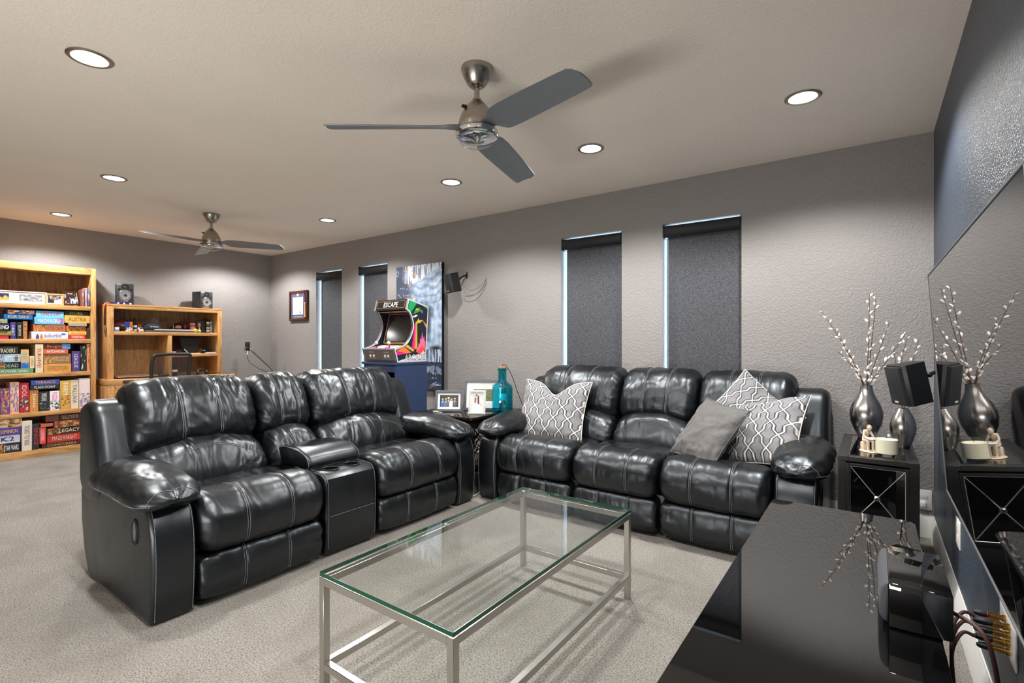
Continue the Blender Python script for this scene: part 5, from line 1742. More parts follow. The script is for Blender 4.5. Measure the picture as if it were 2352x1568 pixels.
for i, (sh, y0, z0, y1, z1, col, kind, s, tc, lab, pal) in enumerate(BOXES):
    dep = .20 if kind == 'h' else .205
    xf = BX - .006 - r3.random() * .022
    y0, y1 = y0 + .0012, y1 - .0012
    cy, cz = (y0 + y1) / 2, z0
    w, h = y1 - y0, z1 - z0 - .0004
    cm = ink(*col)
    o = G().box(xf - dep, -w / 2, 0, xf, w / 2, h, .0018, 1).obj('game_box', cm, None, at=(xf, 0, 0))
    o.location = (xf, cy, cz)
    info(o, lab, 'board game', 'board games on the oak bookshelf')
    F = T(.0006, 0, 0) @ RZ(PI / 2)
    if pal and kind == 'h':
        pw = w * (.34 if s else .92)
        art('cover_print', pw, h * .92, 18, 8, blotch(col, PALS[pal], i), o, T(.0006, -w / 2 + pw / 2 + w * .04, h * .04) @ RZ(PI / 2))
    elif pal:
        ph = h * (.45 if s else .92)
        art('cover_print', w * .90, ph, 8, 18, blotch(col, PALS[pal], i), o, T(.0006, 0, h * .05) @ RZ(PI / 2))
    if s:
        im = ink(*tc)
        if kind == 'h':
            off = w * .14 if pal else 0.0
            off += .055 if cy < 1.06 else 0
            if s == 'suburbia': off = w * .07
            ww = min(w * (.58 if pal else .46 if s == 'suburbia' else .72), h * .62 * len(s) * .95)
            text('title_lettering', s, ww, min(h * .52, .05), im, o, T(.0013, off, h * .5) @ RZ(PI / 2))
        else:
            ll = h * (.42 if pal else .66)
            text('title_lettering', s, ll, w * .50, im, o, T(.0013, 0, h * (.72 if pal else .52)) @ RZ(PI / 2) @ RY(PI / 2))
        if s == 'SKY':
            G().box(.0, -w * .44, h * .02, .001, w * .44, h * .30).obj('blue_panel', ink(24, 100, 190), o, smooth=False)
        if s == 'Burgundy':
            G().box(.0, w * .18, h * .02, .001, w * .49, h * .98).obj('blue_panel', ink(70, 140, 220), o, smooth=False)
        if s == 'MACHI KORO':
            art('cover_print', w * .22, h * .8, 8, 8, blotch((206, 110, 160), PALS[3], 3), o, T(.0008, w * .36, h * .1) @ RZ(PI / 2))
        if s == 'suburbia':
            for k, cc in enumerate(((50, 80, 150), (226, 130, 60))):
                g = G().prism([(-.012, 0), (.012, 0), (.012, h * .4), (.006, h * .48), (.006, h * .6), (0, h * .66), (-.006, h * .6), (-.006, h * .48), (-.012, h * .4)], -.0016, -.0010, 'y', M=T(0, -w * .34 + k * .03, .003) @ RZ(PI / 2))
                g.obj('printed_person', ink(*cc), o, smooth=False)
            G().lathe([(0, 0), (.016, 0), (.016, .0006), (0, .0006)], 20, T(.0004, w * .36, h * .68) @ RY(PI / 2) @ Matrix.Diagonal((.6, 1.2, 1, 1)), False, False).obj('oval_badge', ink(70, 110, 190), o)
        if s == 'K2':
            G().lathe([(.030, 0), (.036, 0), (.036, .0006), (.030, .0006), (.030, 0)], 28, T(.0004, .055 if cy < 1.06 else 0, h * .5) @ RY(PI / 2) @ Matrix.Diagonal((.62, 1.1, 1, 1)), False, False).obj('oval_badge', ink(40, 48, 92), o)
        if s == 'RING':
            G().lathe([(.012, 0), (.018, 0), (.018, .0006), (.012, .0006), (.012, 0)], 24, T(.0004, w * .28, h * .5) @ RY(PI / 2), False, False).obj('ring_emblem', ink(220, 220, 226), o)
        if s in ('SETTLERS',):
            G().ball((.0, w * .32, h * .5), h * .34, 14, 10, (.06, .8, 1.1)).obj('printed_head', ink(120, 70, 56), o)

# picture frames and keepsakes on the top shelf
z = SHELVES[0]


def mosaic(u, v):
    if abs(v - .5) < .34:
        for c0, c1, pal in ((.36, .50, 0), (.63, .96, 1)):
            if c0 < u < c1:
                n = noise.noise(Vector((u * 20, v * 5, 3)))
                if pal == 0:
                    return (.80, .62, .36) if v < .42 + .14 * math.sin(u * 60) * (abs(u - .43) < .04) + .08 else (.10, .14, .28)
                return (.55 + .3 * n, .55 + .3 * n, .56 + .3 * n)
    return (.80, .78, .77)


def pic_couple(u, v):
    if v < .5 + .1 * math.sin(u * 8): return (.15, .12, .12) if u < .5 else (.80, .78, .80)
    return (.60, .55, .55) if noise.noise(Vector((u * 6, v * 6, 1))) > 0 else (.25, .2, .2)


def pic_dark(u, v):
    n = noise.noise(Vector((u * 6, v * 6, 4)))
    if v < .42 and u > .45: return (.70, .72, .80) if n > -.1 else (.2, .2, .3)
    return (.72, .55, .48) if n > .22 else (.16, .09, .09)


t = photo_frame('long white panoramic frame with several photos on the top shelf', -6.985, 1.13, z, .56, .128, .010, .014, mat('pale_frame', rgb(206, 200, 196), .4), mosaic, .004, PI / 2, 6, 80, 24, group='frames on the bookshelf top shelf')
t = photo_frame('small light wood frame with a slanted white mat on the top shelf', -6.985, 1.468, z, .150, .122, .014, .016, M_OAK, pic_couple, .008, PI / 2, 6, 24, 20, group='frames on the bookshelf top shelf')
t = photo_frame('dark brown frame leaning sideways at the top shelf end', -6.995, 1.610, z + .012, .135, .150, .013, .016, M_DKFRAME, pic_dark, .002, PI / 2, 6, 24, 24, group='frames on the bookshelf top shelf')
t.rotation_euler = (rad(-6), rad(-5), PI / 2)
for k, (yy, hh, cc, lab) in enumerate(((1.690, .185, (150, 100, 70), 'brown album leaning at the end of the top shelf'), (1.716, .20, (196, 150, 140), 'pinkish album at the end of the top shelf'), (1.739, .195, (70, 90, 100), 'blue grey album against the top shelf upright'))):
    o = G().box(-.15, -.009, 0, 0, .009, hh, .0015, 1).obj('photo_album', ink(*cc), None)
    o.location = (BX - .01, yy, z + .0006)
    art('cover_print', .016, hh * .9, 3, 12, blotch(cc, PALS[3], k), o, T(.0006, 0, hh * .05) @ RZ(PI / 2))
    info(o, lab, 'album', 'albums at the end of the top shelf')

# ------------------------------------------------------------------ oak desk with hutch
HX, HB = -6.850, -7.188
HY0, HY1, DT = 1.880, 3.078, .760
t = thing('oak_desk', 'golden oak desk with a tall open hutch against the far wall', 'desk', (-6.95, 2.5, 0))
DX = -6.735
G().box(HB, 1.850, DT - .062, DX, 3.185, DT, .003).obj('desk_top', M_OAK, t, world=True)
for y in (1.853, 3.125):
    G().box(HB, y, 0, DX - .003, y + .057, DT - .0625, .003).obj('pedestal_side', M_OAKV, t, world=True)
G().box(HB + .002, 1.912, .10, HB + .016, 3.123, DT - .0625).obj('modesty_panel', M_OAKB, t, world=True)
for y0 in (1.912,):
    o = G().box(DX - .30, y0, .12, DX - .006, y0 + .40, DT - .064, .002).obj('drawer_case', M_OAKV, t, world=True)
    for z0, z1 in ((.14, .40), (.41, .56), (.57, .69)):
        G().box(DX - .0055, y0 + .01, z0, DX + .002, y0 + .39, z1, .002).obj('drawer_front', M_OAK, o, world=True)
G().box(DX - .02, 2.32, DT - .10, DX - .005, 3.12, DT - .064, .002).obj('apron', M_OAK, t, world=True)
for y in (HY0, HY1 - .055):
    G().box(HB, y, DT + .0003, HX, y + .055, 1.5745, .003).obj('hutch_side', M_OAKV, t, world=True)
G().box(HB, HY0, 1.575, HX, HY1, 1.600, .003).obj('hutch_top', M_OAK, t, world=True)
G().box(HX - .022, HY0 + .0555, 1.545, HX - .001, HY1 - .0555, 1.5745, .002).obj('top_rail', M_OAK, t, world=True)
G().box(HB + .012, HY0 + .0555, 1.252, HX - .001, HY1 - .0555, 1.292, .003).obj('shelf', M_OAK, t, world=True)
G().box(HB + .012, 2.465, DT + .0003, HX - .001, 2.507, 1.2515, .003).obj('divider', M_OAKV, t, world=True)
G().box(HB + .012, 2.5075, .992, HX - .001, HY1 - .0555, 1.030, .003).obj('shelf', M_OAK, t, world=True)
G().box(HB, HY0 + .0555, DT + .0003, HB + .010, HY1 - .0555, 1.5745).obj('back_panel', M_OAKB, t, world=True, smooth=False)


def monitor(label, y, x, z, rz):
    t = thing('monitor_speaker', label, 'loudspeaker', (x, y, z), rz, 'studio monitor speakers on the hutch')
    w, h, d = .158, .215, .175
    G().box(-w / 2, 0, 0, w / 2, d, h, .004).obj('cabinet', mat('charcoal_vinyl', rgb(46, 48, 52), .5), t)
    F = RX(PI / 2)
    G().lathe([(.050, -.001), (.062, -.001), (.062, .003), (.057, .006), (.052, .004), (.050, -.001)], 36, T(0, 0, .085) @ F, False, False).obj('woofer_ring', M_CHROME, t)
    G().lathe([(.050, .002), (.046, .004), (.040, .0018), (.020, .0006), (.016, .0006), (.012, .006), (0, .008)], 32, T(0, 0, .085) @ F, False, False).obj('woofer_cone', mat('grey_cone', rgb(120, 122, 126), .5), t)
    G().lathe([(0, .0095), (.013, .006), (.014, .0012)], 24, T(0, -.0005, .085) @ F, False, False).obj('dust_cap', M_RUBBER, t)
    G().lathe([(.036, .0006), (.036, .003), (.030, .004), (.012, .0016), (.008, .004), (0, .005)], 32, T(0, 0, .176) @ F, False, False).obj('tweeter', M_RUBBER, t)
    G().lathe([(0, .0045), (.006, .004), (.007, .003)], 14, T(0, -.001, .176) @ F, False, False).obj('tweeter_dome', M_CHROME, t)
    for s in (-1, 1):
        G().lathe([(.013, .0005), (.013, .0018), (.011, .0022), (0, .0008)], 18, T(s * .052, 0, .146) @ F, False, False).obj('bass_port', M_BLACK, t)
    G().box(-.074, -.0012, .203, -.034, .0, .2085).obj('badge', ink(220, 220, 224), t, smooth=False)
    G().box(-.062, -.0012, .012, -.056, .0, .018).obj('power_light', ink(240, 80, 60), t, smooth=False)
    G().box(-.050, -.0010, .013, .030, .0, .016).obj('caption_line', ink(190, 190, 194), t, smooth=False)
    return t


monitor('charcoal studio monitor speaker standing on a blue unit at the hutch end by the bookshelf', 2.062, -6.925, 1.6245, rad(78))
monitor('charcoal studio monitor speaker at the window end of the hutch top', 2.925, -6.925, 1.6005, rad(100))
t = thing('audio_interface', 'flat blue audio box with three lit knobs under the monitor speaker', 'device', (-7.0, 2.055, 1.6005))
G().box(-7.08, 1.965, 1.6008, -6.905, 2.145, 1.6235, .003).obj('case', mat('blue_metal', rgb(36, 48, 120), .35), t, world=True)
for y in (1.99, 2.045, 2.105):
    G().lathe([(.010, 0), (.010, .008), (.008, .010), (0, .010)], 14, T(-6.905, y, 1.612) @ RY(PI / 2), True, False).obj('knob', ink(250, 200, 196), t, world=True)
o = G().lathe([(0, 0), (.05, 0), (.052, .004), (0, .006)], 14, T(0, 0, 0) @ Matrix.Diagonal((1, 3.4, 1, 1)), False, False).obj('red_scarf', mat('red_cloth', rgb(200, 90, 80), .9), None)
o.location = (-6.98, 2.46, 1.6003)
info(o, 'thin red folded cloth lying on top of the hutch between the speakers', 'cloth')
# strap hanging from the hutch side
t = thing('hanging_lanyard', 'dark strap with tags and an orange band hanging at the hutch side', 'lanyard', (-6.90, HY0 - .012, 1.57))
G().tube(catmull([(-6.90, HY0 - .006, 1.575), (-6.895, HY0 - .014, 1.50), (-6.90, HY0 - .014, 1.42), (-6.905, HY0 - .012, 1.36)], 20, False), .008, 8).obj('strap', M_BLACK, t, world=True)
G().tube(catmull([(-6.93, HY0 + .03, 1.608), (-6.90, HY0 + .0, 1.607), (-6.89, HY0 - .018, 1.585), (-6.892, HY0 - .022, 1.55)], 20, False), .009, 8).obj('orange_band', ink(214, 90, 50), t, world=True)
G().box(-6.925, HY0 - .016, 1.27, -6.875, HY0 - .010, 1.355, .002).obj('tag', ink(120, 100, 96), t, world=True)

# things on the hutch shelf
z = 1.2922
t = thing('leather_football', 'brown leather football lying at the bookshelf end of the hutch shelf', 'ball', (-7.00, 2.070, z + .072))
G().lathe([(.0, -.130), (.02, -.120), (.046, -.09), (.064, -.045), (.071, 0), (.064, .045), (.046, .09), (.02, .120), (0, .130)], 28, RX(PI / 2), False, False).obj('ball_shell', mat('pebbled_brown_leather', rgb(98, 40, 34), .5), t)
G().lathe([(.0475, -.088), (.0495, -.085), (.0525, -.079), (.0515, -.078), (.047, -.086)], 28, RX(PI / 2), False, False).obj('white_stripe', ink(230, 220, 220), t)
for k in range(5):
    G().box(.066, -.04 + k * .018, -.012, .0725, -.034 + k * .018, .012, .001, 1).obj('lace', ink(226, 220, 214), t)
o = G().box(-.02, -.024, 0, .02, .024, .052, .006).obj('toy_block', ink(120, 150, 200), None)
o.location = (-6.885, 1.968, z)
info(o, 'small white and blue rounded token in front of the football', 'toy')
G().box(.0202, -.018, .022, .0212, .018, .046).obj('label_patch', ink(220, 226, 236), o, smooth=False)
o = G().tube([(.024 * math.cos(i * .3), .024 * math.sin(i * .3), .004) for i in range(22)], .004, 8).obj('steel_ring', M_CHROME, None)
o.location = (-6.885, 2.025, z)
info(o, 'open steel ring lying beside the puzzle cubes', 'ring')


def cube(label, y, x, z, s, rz, faces):
    t = thing('puzzle_cube', label, 'puzzle', (x, y, z), rz, 'twisty puzzle cubes')
    G().box(-s / 2, -s / 2, 0, s / 2, s / 2, s, .002).obj('core', M_BLACK, t)
    c = s / 3
    for k, (cols, M) in enumerate(faces):
        for i in range(3):
            for j in range(3):
                cc = cols[(i * 3 + j) % len(cols)]
                G().box(-s / 2 + i * c + c * .08, -s / 2 - .0012, j * c + c * .08, -s / 2 + (i + 1) * c - c * .08, -s / 2 + .001, (j + 1) * c - c * .08, .0008, 1, M=M).obj('sticker', ink(*cc), t)
    return t


BL_, OR_, WH_, GR_, RE_, YE_ = (20, 60, 170), (240, 120, 30), (236, 236, 236), (20, 150, 80), (240, 90, 80), (240, 220, 90)
I4 = Matrix.Identity(4)
cube('scrambled puzzle cube with mostly white stickers, at the bottom', 2.088, -6.885, z, .056, rad(84), [([WH_, WH_, GR_, YE_, WH_, WH_, RE_, WH_, RE_], I4), ([BL_], RZ(PI / 2)), ([WH_, GR_, RE_], RZ(-PI / 2))])
cube('puzzle cube with blue and orange faces stacked on the scrambled one', 2.083, -6.885, z + .0565, .054, rad(45), [([OR_], RZ(PI / 2)), ([BL_], I4), ([GR_], RZ(-PI / 2))])
o = cube('small puzzle cube beside the stacked ones', 2.140, -6.890, z, .034, rad(80), [([WH_, GR_, RE_, YE_], I4), ([BL_, WH_], RZ(PI / 2))])
M_DKGLASS = mat('dark_cola_glass', rgb(20, 12, 10), .06)
BP = [(0, 0), (.024, 0), (.027, .006), (.027, .055), (.024, .065), (.027, .085), (.023, .110), (.014, .135), (.0115, .150), (.0115, .178), (.013, .180), (.013, .190), (0, .191)]


def bottle(label, x, y, z, m, lab_c, sc=1.0, cap=None):
    t = thing('glass_bottle', label, 'bottle', (x, y, z))
    S_ = Matrix.Scale(sc, 4)
    G().lathe(BP, 24, S_, False, False).obj('bottle_glass', m, t)
    G().lathe([(.0275, .058), (.0277, .060), (.0285, .084), (.0277, .086)], 24, S_ @ Matrix.Diagonal((1.01, 1.01, 1, 1)), False, False).obj('label_band', ink(*lab_c), t)
    if cap:
        G().lathe([(.0135, .176), (.0142, .178), (.0142, .192), (0, .1935)], 18, S_, False, False).obj('cap', ink(*cap), t)
    return t


bottle('dark cola bottle with white label on the hutch shelf', -6.925, 2.150, z, M_DKGLASS, (210, 210, 214), .86, (30, 30, 32))
t = thing('toy_figures', 'cluster of small colourful plastic figures under the orange ring', 'toy', (-6.90, 2.20, z))
for k, (dy, dz, r_, cc) in enumerate(((-.03, .016, .016, (70, 60, 120)), (-.008, .014, .014, (240, 200, 210)), (.014, .018, .018, (196, 190, 200)), (.010, .042, .013, (70, 60, 66)), (-.016, .038, .012, (240, 190, 170)), (.028, .008, .009, (220, 200, 70)))):
    G().ball((0, dy, dz), r_, 14, 10, (1, 1, 1.05)).obj('toy_body', ink(*cc), t)
o = G().tube([(.013 * math.cos(i * .33), .013 * math.sin(i * .33), 0) for i in range(20)], .005, 8, M=RY(rad(70))).obj('orange_ring', ink(240, 130, 60), None)
o.location = (-6.94, 2.205, z + .075)
o.location.z = z + .068
info(o, 'small orange ring propped on the plastic figures', 'toy')
t = thing('knit_cap', 'black cap with white script and a grey pompom resting on the keyboard', 'hat', (-6.945, 2.322, z + .030))
G().lathe([(.092, 0), (.096, .006), (.094, .022), (.080, .050), (.058, .066), (.030, .074), (0, .076)], 32, Matrix.Diagonal((.8, 1, 1, 1)), True, False).obj('cap_body', mat('black_knit', rgb(32, 36, 44), .95), t)
g = G()
for k in range(60):
    a, b = r3.uniform(0, 2 * PI), r3.uniform(-1, 1)
    q = math.sqrt(1 - b * b)
    d = Vector((q * math.cos(a), q * math.sin(a), b))
    g.tube([d * .006, d * .036], [.004, .0025], 5)
o = g.obj('pompom', mat('grey_yarn', rgb(132, 134, 146), .95), t, at=(0, 0, 0))
o.location = (.0, .034, .094)
o['kind'] = 'stuff'
text('cap_lettering', 'Dr Pepper', .085, .022, ink(200, 206, 212), t, T(.0745, .012, .030) @ RY(rad(-20)) @ RZ(PI / 2))

t = thing('midi_keyboard', 'slim black music keyboard with white keys lying along the hutch shelf', 'keyboard', (-6.94, 2.50, z))
G().box(-7.03, 2.245, z + .001, -6.872, 2.770, z + .022, .003).obj('case', mat('slate_plastic', rgb(70, 72, 80), .45), t, world=True)
for k in range(25):
    y = 2.330 + k * .0168
    G().box(-6.965, y, z + .0222, -6.870, y + .0158, z + .032, .001, 1).obj('white_key', M_WHITEPL, t, world=True)
for k in range(24):
    if k % 7 not in (2, 6):
        y = 2.330 + (k + 1) * .0168 - .0045
        G().box(-7.00, y, z + .0225, -6.915, y + .009, z + .040, .001, 1).obj('black_key', M_BLACK, t, world=True)
for k in range(3):
    G().cyl((-6.99, 2.265 + k * .022, z + .0222), (-6.99, 2.265 + k * .022, z + .034), .007, n=12).obj('knob', M_BLACK, t, world=True)
t = thing('mini_helmet', 'small glossy black sports helmet with an orange oval emblem behind the keyboard', 'helmet', (-7.045, 2.635, z))
G().lathe([(.062, 0), (.070, .03), (.070, .06), (.060, .090), (.040, .108), (.018, .116), (0, .118)], 32, Matrix.Diagonal((.85, 1.0, 1, 1)), True, False).obj('helmet_shell', M_GLOSS, t)
G().lathe([(0, 0), (.026, 0), (.026, .002), (0, .0025)], 24, T(.056, -.004, .070) @ RY(rad(78)) @ Matrix.Diagonal((.72, 1.1, 1, 1)), False, False).obj('oval_emblem', ink(230, 140, 96), t)
for s in (-.008, .008):
    G().ball((.0585, -.004 + s, .076), .0032, 8, 6).obj('emblem_dot', M_BLACK, t)
text('helmet_lettering', 'RAIDERS', .045, .009, ink(210, 210, 214), t, T(.0610, -.002, .034) @ RZ(PI / 2))
G().tube(catmull([(.045, -.060, .03), (.060, -.066, .045), (.060, -.066, .075), (.040, -.056, .092)], 14, False), .0035, 6).obj('face_bar', ink(210, 206, 200), t)
bottle('tall clear bottle with red liquid behind the helmet', -7.06, 2.728, z, mat('red_drink_glass', rgb(90, 30, 36), .06), (150, 60, 66), 1.0)
t = thing('drink_can', 'colourful printed drink can behind the tennis ball', 'can', (-6.965, 2.778, z))
o = G().lathe([(0, 0), (.026, .001), (.031, .008), (.031, .110), (.027, .120), (.026, .122), (0, .121)], 28, None, False, False).obj('can_body', ink(200, 150, 150), t)
for k, (z0, z1, cc) in enumerate(((.012, .032, (90, 120, 190)), (.034, .060, (240, 130, 120)), (.075, .095, (190, 40, 60)))):
    G().lathe([(.0312, z0), (.0315, z0 + .001), (.0315, z1 - .001), (.0312, z1)], 28, None, False, False).obj('printed_band', ink(*cc), t)
for lab, y, r_, x in (('yellow green tennis ball at the front edge of the hutch shelf', 2.775, .024, -6.880), ('second tennis ball half hidden by the photo box', 2.822, .019, -6.885)):
    o = G().ball((0, 0, 0), r_, 20, 14).obj('tennis_ball', mat('tennis_felt', rgb(190, 200, 70), .9), None)
    o.location = (x, y, z + r_)
    G().tube([(r_ * 1.005 * math.cos(a * .35) * .8 + .004, r_ * math.sin(a * .35) * .98, r_ * .45 * math.cos(a * .7)) for a in range(19)], .0012, 5).obj('ball_seam', ink(230, 234, 210), o)
    info(o, lab, 'ball', 'tennis balls on the hutch shelf')


def pic_man(u, v):
    h = skin_head(u, v, .40, .66, .17, (.85, .62, .56), (.90, .66, .60))
    if h:
        return (.30, .12, .12) if .55 < v < .60 and abs(u - .4) < .09 else h
    if v < .42 and abs(u - .40) < .08: return (.86, .84, .86)
    if v < .45 and abs(u - .42) < .26: return (.10, .10, .13)
    return (.13, .12, .15) if noise.noise(Vector((u * 9, v * 9, 2))) < .25 else (.35, .30, .36)


t = photo_frame('black boxed portrait photo of a smiling man on the hutch shelf', -6.955, 2.868, z, .112, .150, .007, .030, M_BLACK, pic_man, .001, PI / 2, 2, 40, 50, 'photo_box', 'framed pictures on the hutch shelf', False)
t = thing('comic_case', 'black and white striped case beside the boxed portrait', 'case', (-6.95, 2.950, z))
G().box(-.10, -.021, 0, 0, .021, .150, .002).obj('case_shell', M_BLACK, t)
for k, (z0, z1, cc) in enumerate(((.012, .040, (214, 214, 216)), (.052, .074, (206, 200, 212)), (.088, .104, (120, 110, 130)), (.112, .140, (220, 220, 222)))):
    G().box(.0, -.018, z0, .001, .018, z1).obj('printed_stripe', ink(*cc), t, smooth=False)
t = thing('dotted_tin', 'green tin with yellow dots at the window end of the hutch shelf', 'tin', (-6.955, 3.000, z))
G().box(-.06, -.024, 0, 0, .024, .150, .003).obj('tin_body', mat('green_tin', rgb(20, 60, 36), .35), t)
art('picture_edge', .020, .146, 5, 18, blotch((210, 206, 220), PALS[3], 9), t, T(.0008, -.0135, .002) @ RZ(PI / 2))
G().box(0, -.003, .002, .0008, .001, .148).obj('teal_strip', ink(30, 170, 140), t, smooth=False)
for r_ in range(7):
    for k in range(2):
        G().lathe([(0, 0), (.0035, 0), (.0035, .0008), (0, .0008)], 10, T(.0003, .007 + k * .010, .014 + r_ * .020 + .008 * k) @ RY(PI / 2), False, False).obj('yellow_dot', ink(226, 206, 110), t)

# things on the two lower shelves and the desk top
z = 1.0303
t = thing('cloth_satchel', 'black cloth satchel standing open on the middle hutch shelf', 'bag', (-6.97, 2.735, z))
G().prism([(-.085, 0), (.085, 0), (.118, .212), (-.118, .212)], -.05, .05, 'x', .012, 3, M=Matrix.Identity(4)).obj('bag_body', mat('black_canvas', rgb(26, 23, 20), .9), t)
G().box(.0505, -.078, .012, .058, .080, .098, .004).obj('front_pocket', mat('black_canvas_pocket', rgb(36, 32, 29), .9), t)
t = thing('folded_tablet', 'black tablet leaning in an open folding cover beside the satchel', 'tablet', (-6.93, 2.600, z))
G().prism([(-.085, .004), (.075, .004), (.070, .062), (.055, .064), (-.075, .018)], -.004, .004, 'x', .001, 1, M=RY(rad(-14))).obj('tablet_slab', M_GLOSS, t)
G().box(-.03, -.085, 0, .045, .07, .0045, .001).obj('cover_flap', M_BLACK, t)
o = G().tube(catmull([(-6.895, 2.655, z + .055), (-6.885, 2.675, z + .03), (-6.880, 2.70, z + .006), (-6.878, 2.76, z + .004), (-6.876, 2.83, z + .004)], 24, False), .0028, 6).obj('charging_cable', M_WHITEPL, None, at=(-6.88, 2.75, z))
info(o, 'white charging cable curling in front of the black satchel', 'cable')
o = G().box(-.02, -.02, 0, .02, .02, .030, .006).obj('tiny_tin', ink(150, 150, 190), None)
o.location = (-6.882, 2.535, z)
G().box(.0202, -.015, .004, .0210, .010, .016).obj('label_patch', ink(240, 130, 90), o, smooth=False)
info(o, 'tiny lilac tin with an orange patch beside the hutch divider', 'tin')
bottle('small dark bottle with a blue label beside the satchel', -6.93, 2.895, z, M_DKGLASS, (90, 190, 226), .50, (30, 30, 34))
o = G().lathe([(0, 0), (.05, 0), (.055, .015), (.040, .045), (.015, .062), (0, .064)], 16, Matrix.Diagonal((.7, 1, 1, 1)), False, False).obj('crumpled_pouch', mat('black_pouch_cloth', rgb(24, 24, 28), .9), None)
o.location = (-6.99, 2.955, z)
info(o, 'crumpled black pouch in the corner of the middle hutch shelf', 'pouch')
o = G().box(-.05, -.055, 0, .05, .055, .012, .002).obj('paper_pad', ink(206, 196, 206), None)
o.location = (-6.905, 2.955, z)
info(o, 'pale paper pad lying in front of the crumpled pouch', 'paper')
z = DT + .0006
t = thing('closed_laptop', 'closed brown and silver laptop lying on the desk', 'laptop', (-6.90, 2.165, z))
G().box(-.12, -.195, .0, .085, .195, .018, .006).obj('laptop_base', M_BLACK, t)
G().box(-.125, -.205, .0185, .090, .185, .024, .002).obj('silver_edge', ink(214, 190, 150), t)
G().box(-.125, -.205, .0245, .090, .185, .036, .004).obj('laptop_lid', mat('brown_lid', rgb(110, 78, 68), .3), t)
o = G().box(-.035, -.055, 0, .035, .055, .034, .014, 3).obj('computer_mouse', M_RUBBER, None)
o.location = (-6.86, 2.415, z)
info(o, 'black computer mouse beside the closed laptop', 'mouse')
bottle('dark beer bottle with a white and red label on the desk', -6.845, 2.535, z, M_DKGLASS, (226, 196, 196), .92, (40, 36, 36))
t = thing('headphones', 'black over-ear headphones lying among cables on the desk', 'headphones', (-6.86, 2.84, z))
G().tube([(0, .062 * math.cos(a * .21), .025 + .05 * math.sin(a * .21)) for a in range(16)], .006, 8, M=RY(rad(-20))).obj('headband', M_RUBBER, t)
for s in (-1, 1):
    G().lathe([(0, -.014), (.026, -.012), (.030, 0), (.026, .012), (0, .014)], 20, T(.004, s * .05, .032) @ RX(PI / 2), False, False).obj('ear_cup', M_RUBBER, t)
    G().lathe([(0, 0), (.012, 0), (.012, .003), (0, .003)], 16, T(.004, s * .065, .032) @ RX(-s * PI / 2), False, False).obj('cup_badge', M_CHROME, t)
for k, lab in enumerate(('tangled black cable beside the beer bottle on the desk', 'black cable running off the desk beside the headphones')):
    if k == 0:
        pts = [(-6.86 + .03 * math.sin(i * 1.3), 2.62 + i * .013, z + .006 + .012 * abs(math.sin(i * .9))) for i in range(14)]
    else:
        pts = [(-6.90, 2.93, z + .006), (-6.87, 2.97, z + .03), (-6.84, 3.01, z + .02), (-6.80, 3.09, z + .008), (-6.76, 3.15, z + .006)]
    o = G().tube(catmull(pts, 50, False), .0042, 6).obj('desk_cable', M_RUBBER, None, at=pts[0])
    info(o, lab, 'cable', 'loose cables on the desk')

# ------------------------------------------------------------------ office chair
t = thing('office_chair', 'black mesh-back office chair pulled up to the oak desk', 'office chair', (-6.22, 2.20, 0), 0)
cxm = -6.05
m = bpy.data.materials.new('black_chair_mesh')
m.use_nodes = True
nt = m.node_tree
p = nt.nodes['Principled BSDF']
setin(nt, p, 'Base Color', rgb(30, 28, 28))
setin(nt, p, 'Roughness', .8)
setin(nt, p, 'Alpha', .55)
backp = [(-.185, .52), (-.187, .70), (-.182, .90), (-.170, 1.00), (-.150, 1.035), (-.10, 1.043), (0, 1.045), (.10, 1.044), (.165, 1.043), (.180, 1.03), (.180, 1.00), (.168, .85), (.160, .70), (.155, .52)]
PB = catmull(backp, 60, False)
bx = lambda zz: cxm + .10 * (1 - math.cos(max(0, 1.05 - zz) * 1.2)) - .02
G().tube([(bx(zz), 2.215 + y, zz) for y, zz in PB], .016, 10).obj('back_frame', M_RUBBER, t, world=True)
g = G()
rows = []
for k in range(15):
    zz = .53 + .505 * k / 14
    yl = min(y for y, q in PB if abs(q - zz) < .05 and y < 0) + .010
    yr = max(y for y, q in PB if abs(q - zz) < .05 and y > 0) - .010
    rows.append([g.bm.verts.new((bx(zz) - .004 + .010 * math.sin(PI * i / 8), 2.215 + yl + (yr - yl) * i / 8, zz)) for i in range(9)])
for a, b in zip(rows, rows[1:]):
    for i in range(8):
        g.bm.faces.new((a[i], a[i + 1], b[i + 1], b[i]))
g.obj('back_mesh', m, t, world=True)
G().tube([(cxm + .03, 2.20, .54), (cxm + .02, 2.20, .46), (cxm - .10, 2.20, .42)], [.03, .03, .03], 10).obj('back_stem', M_RUBBER, t, world=True)
G().box(cxm - .46, 1.96, .44, cxm - .02, 2.44, .52, .03, 3).obj('seat', mat('black_seat_cloth', rgb(30, 30, 32), .9), t, world=True)
for y in (1.915, 2.46):
    o = G().tube([(cxm - .20, y + (.05 if y < 2.2 else -.05), .45), (cxm - .20, y, .50), (cxm - .20, y, .735)], .016, 8).obj('arm_post', M_RUBBER, t, world=True)
    G().box(cxm - .32, y - .045, .738, cxm - .06, y + .045, .772, .014, 3).obj('arm_pad', M_RUBBER, t, world=True)
G().cyl((cxm - .22, 2.20, .07), (cxm - .22, 2.20, .44), .026, n=16).obj('gas_column', M_CHROME, t, world=True)
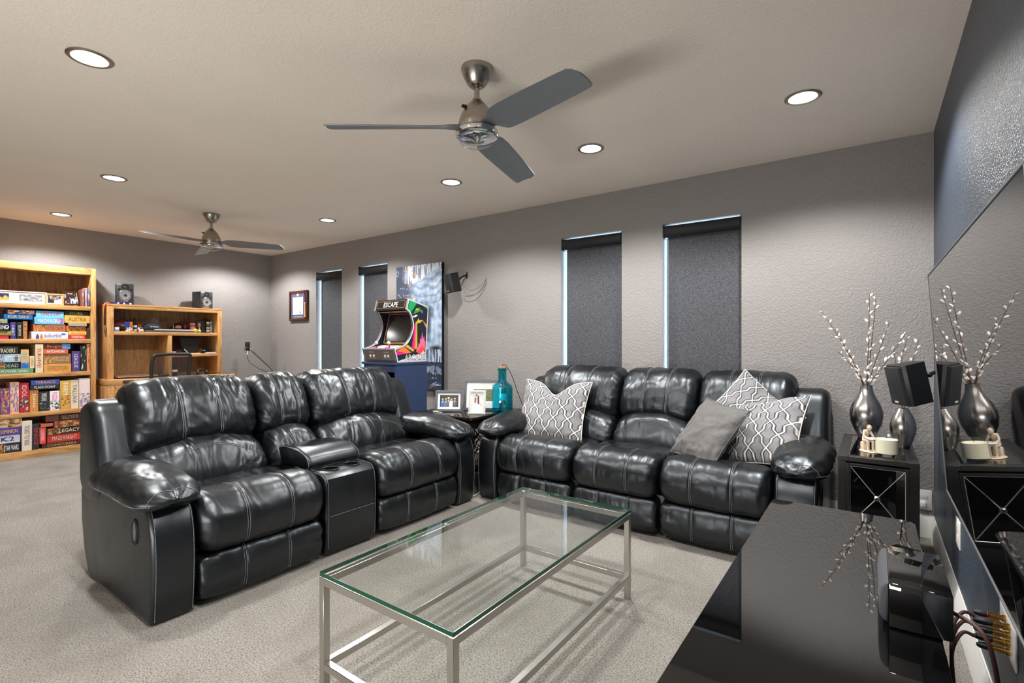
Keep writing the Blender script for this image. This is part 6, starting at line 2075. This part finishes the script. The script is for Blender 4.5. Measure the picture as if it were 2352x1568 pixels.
for k in range(5):
    a = k * 2 * PI / 5 + .3
    o = G().tube([(cxm - .22, 2.20, .105), (cxm - .22 + .29 * math.cos(a), 2.20 + .29 * math.sin(a), .075)], [.024, .016], 8).obj('base_leg', M_RUBBER, t, world=True)
    G().cyl((cxm - .22 + .29 * math.cos(a) - .012, 2.20 + .29 * math.sin(a), .030), (cxm - .22 + .29 * math.cos(a) + .012, 2.20 + .29 * math.sin(a), .030), .030, n=14).obj('caster', M_RUBBER, o, world=True)

# ------------------------------------------------------------------ microphone on a boom stand
t = thing('boom_microphone', 'black studio microphone in a shock mount on a slanted boom stand', 'microphone', (-6.05, 3.36, 0))
mx, mz, my = -6.752, 1.10, 3.355
G().lathe([(0, 0), (.020, 0), (.022, .004), (.022, .045), (0, .046)], 20, T(mx, my, mz - .045), False, False).obj('mic_body', M_BLACK, t, world=True)
G().lathe([(.024, 0), (.027, .003), (.027, .066), (.024, .072), (0, .074)], 20, T(mx, my, mz + .002) @ RX(rad(-4)), True, False).obj('mic_grille', mat('dark_wire_mesh', rgb(40, 40, 44), .45, .6), t, world=True)
g = G()
for k in range(9):
    a = k * 2 * PI / 9
    g.box(mx + .0268 * math.cos(a) - .0016, my + .0268 * math.sin(a) - .0016, mz + .004, mx + .0268 * math.cos(a) + .0016, my + .0268 * math.sin(a) + .0016, mz + .070)
o = g.obj('grille_ribs', M_BLACK, t, world=True, smooth=False)
o['kind'] = 'stuff'
for dz in (-.040, -.008):
    G().tube([(mx + .044 * math.cos(i * .2618), my + .044 * math.sin(i * .2618), mz + dz) for i in range(25)], .0032, 6).obj('shock_ring', M_BLACK, t, world=True)
for k in range(8):
    a = k * PI / 4
    G().tube([(mx + .044 * math.cos(a), my + .044 * math.sin(a), mz - .008), (mx + .022 * math.cos(a + .4), my + .022 * math.sin(a + .4), mz - .024), (mx + .044 * math.cos(a + .7), my + .044 * math.sin(a + .7), mz - .040)], .0018, 5).obj('elastic', M_BLACK, t, world=True)
G().cyl((mx - .004, my, mz - .095), (mx - .002, my, mz - .046), .007, n=12).obj('cable_plug', M_CHROME, t, world=True)
tip, piv = Vector((-6.66, 3.358, 1.062)), Vector((-6.06, 3.38, .775))
G().tube([(mx + .044, my, mz - .02), (mx + .07, my, mz - .018), tip], [.008, .008, .009], 8).obj('swivel_joint', M_BLACK, t, world=True)
G().tube([tip, tip.lerp(piv, 1.12)], [.008, .011], 12).obj('boom_arm', M_BLACK, t, world=True)
G().cyl(tip.lerp(piv, .055), tip.lerp(piv, .07), .0105, n=12).obj('chrome_collar', M_CHROME, t, world=True)
G().box(piv.x - .04, piv.y - .03, piv.z - .05, piv.x + .03, piv.y + .03, piv.z + .012, .01, 2).obj('boom_clutch', M_BLACK, t, world=True)
G().cyl((piv.x, piv.y, .02), (piv.x, piv.y, piv.z - .04), .011, n=14).obj('stand_pole', M_BLACK, t, world=True)
for k in range(3):
    a = k * 2 * PI / 3 + .5
    G().tube([(piv.x, piv.y, .22), (piv.x + .25 * math.cos(a), piv.y + .25 * math.sin(a), .012)], .009, 8).obj('tripod_leg', M_BLACK, t, world=True)
G().tube(catmull([(mx - .004, my, mz - .095), (mx - .002, my + .002, mz - .13), (-6.70, 3.362, .90), (-6.50, 3.37, .83), (-6.25, 3.38, .785), (-6.10, 3.37, .76), (-6.07, 3.37, .5), (-6.06, 3.365, .05)], 60, False), .0035, 6).obj('mic_cable', M_RUBBER, t, world=True)
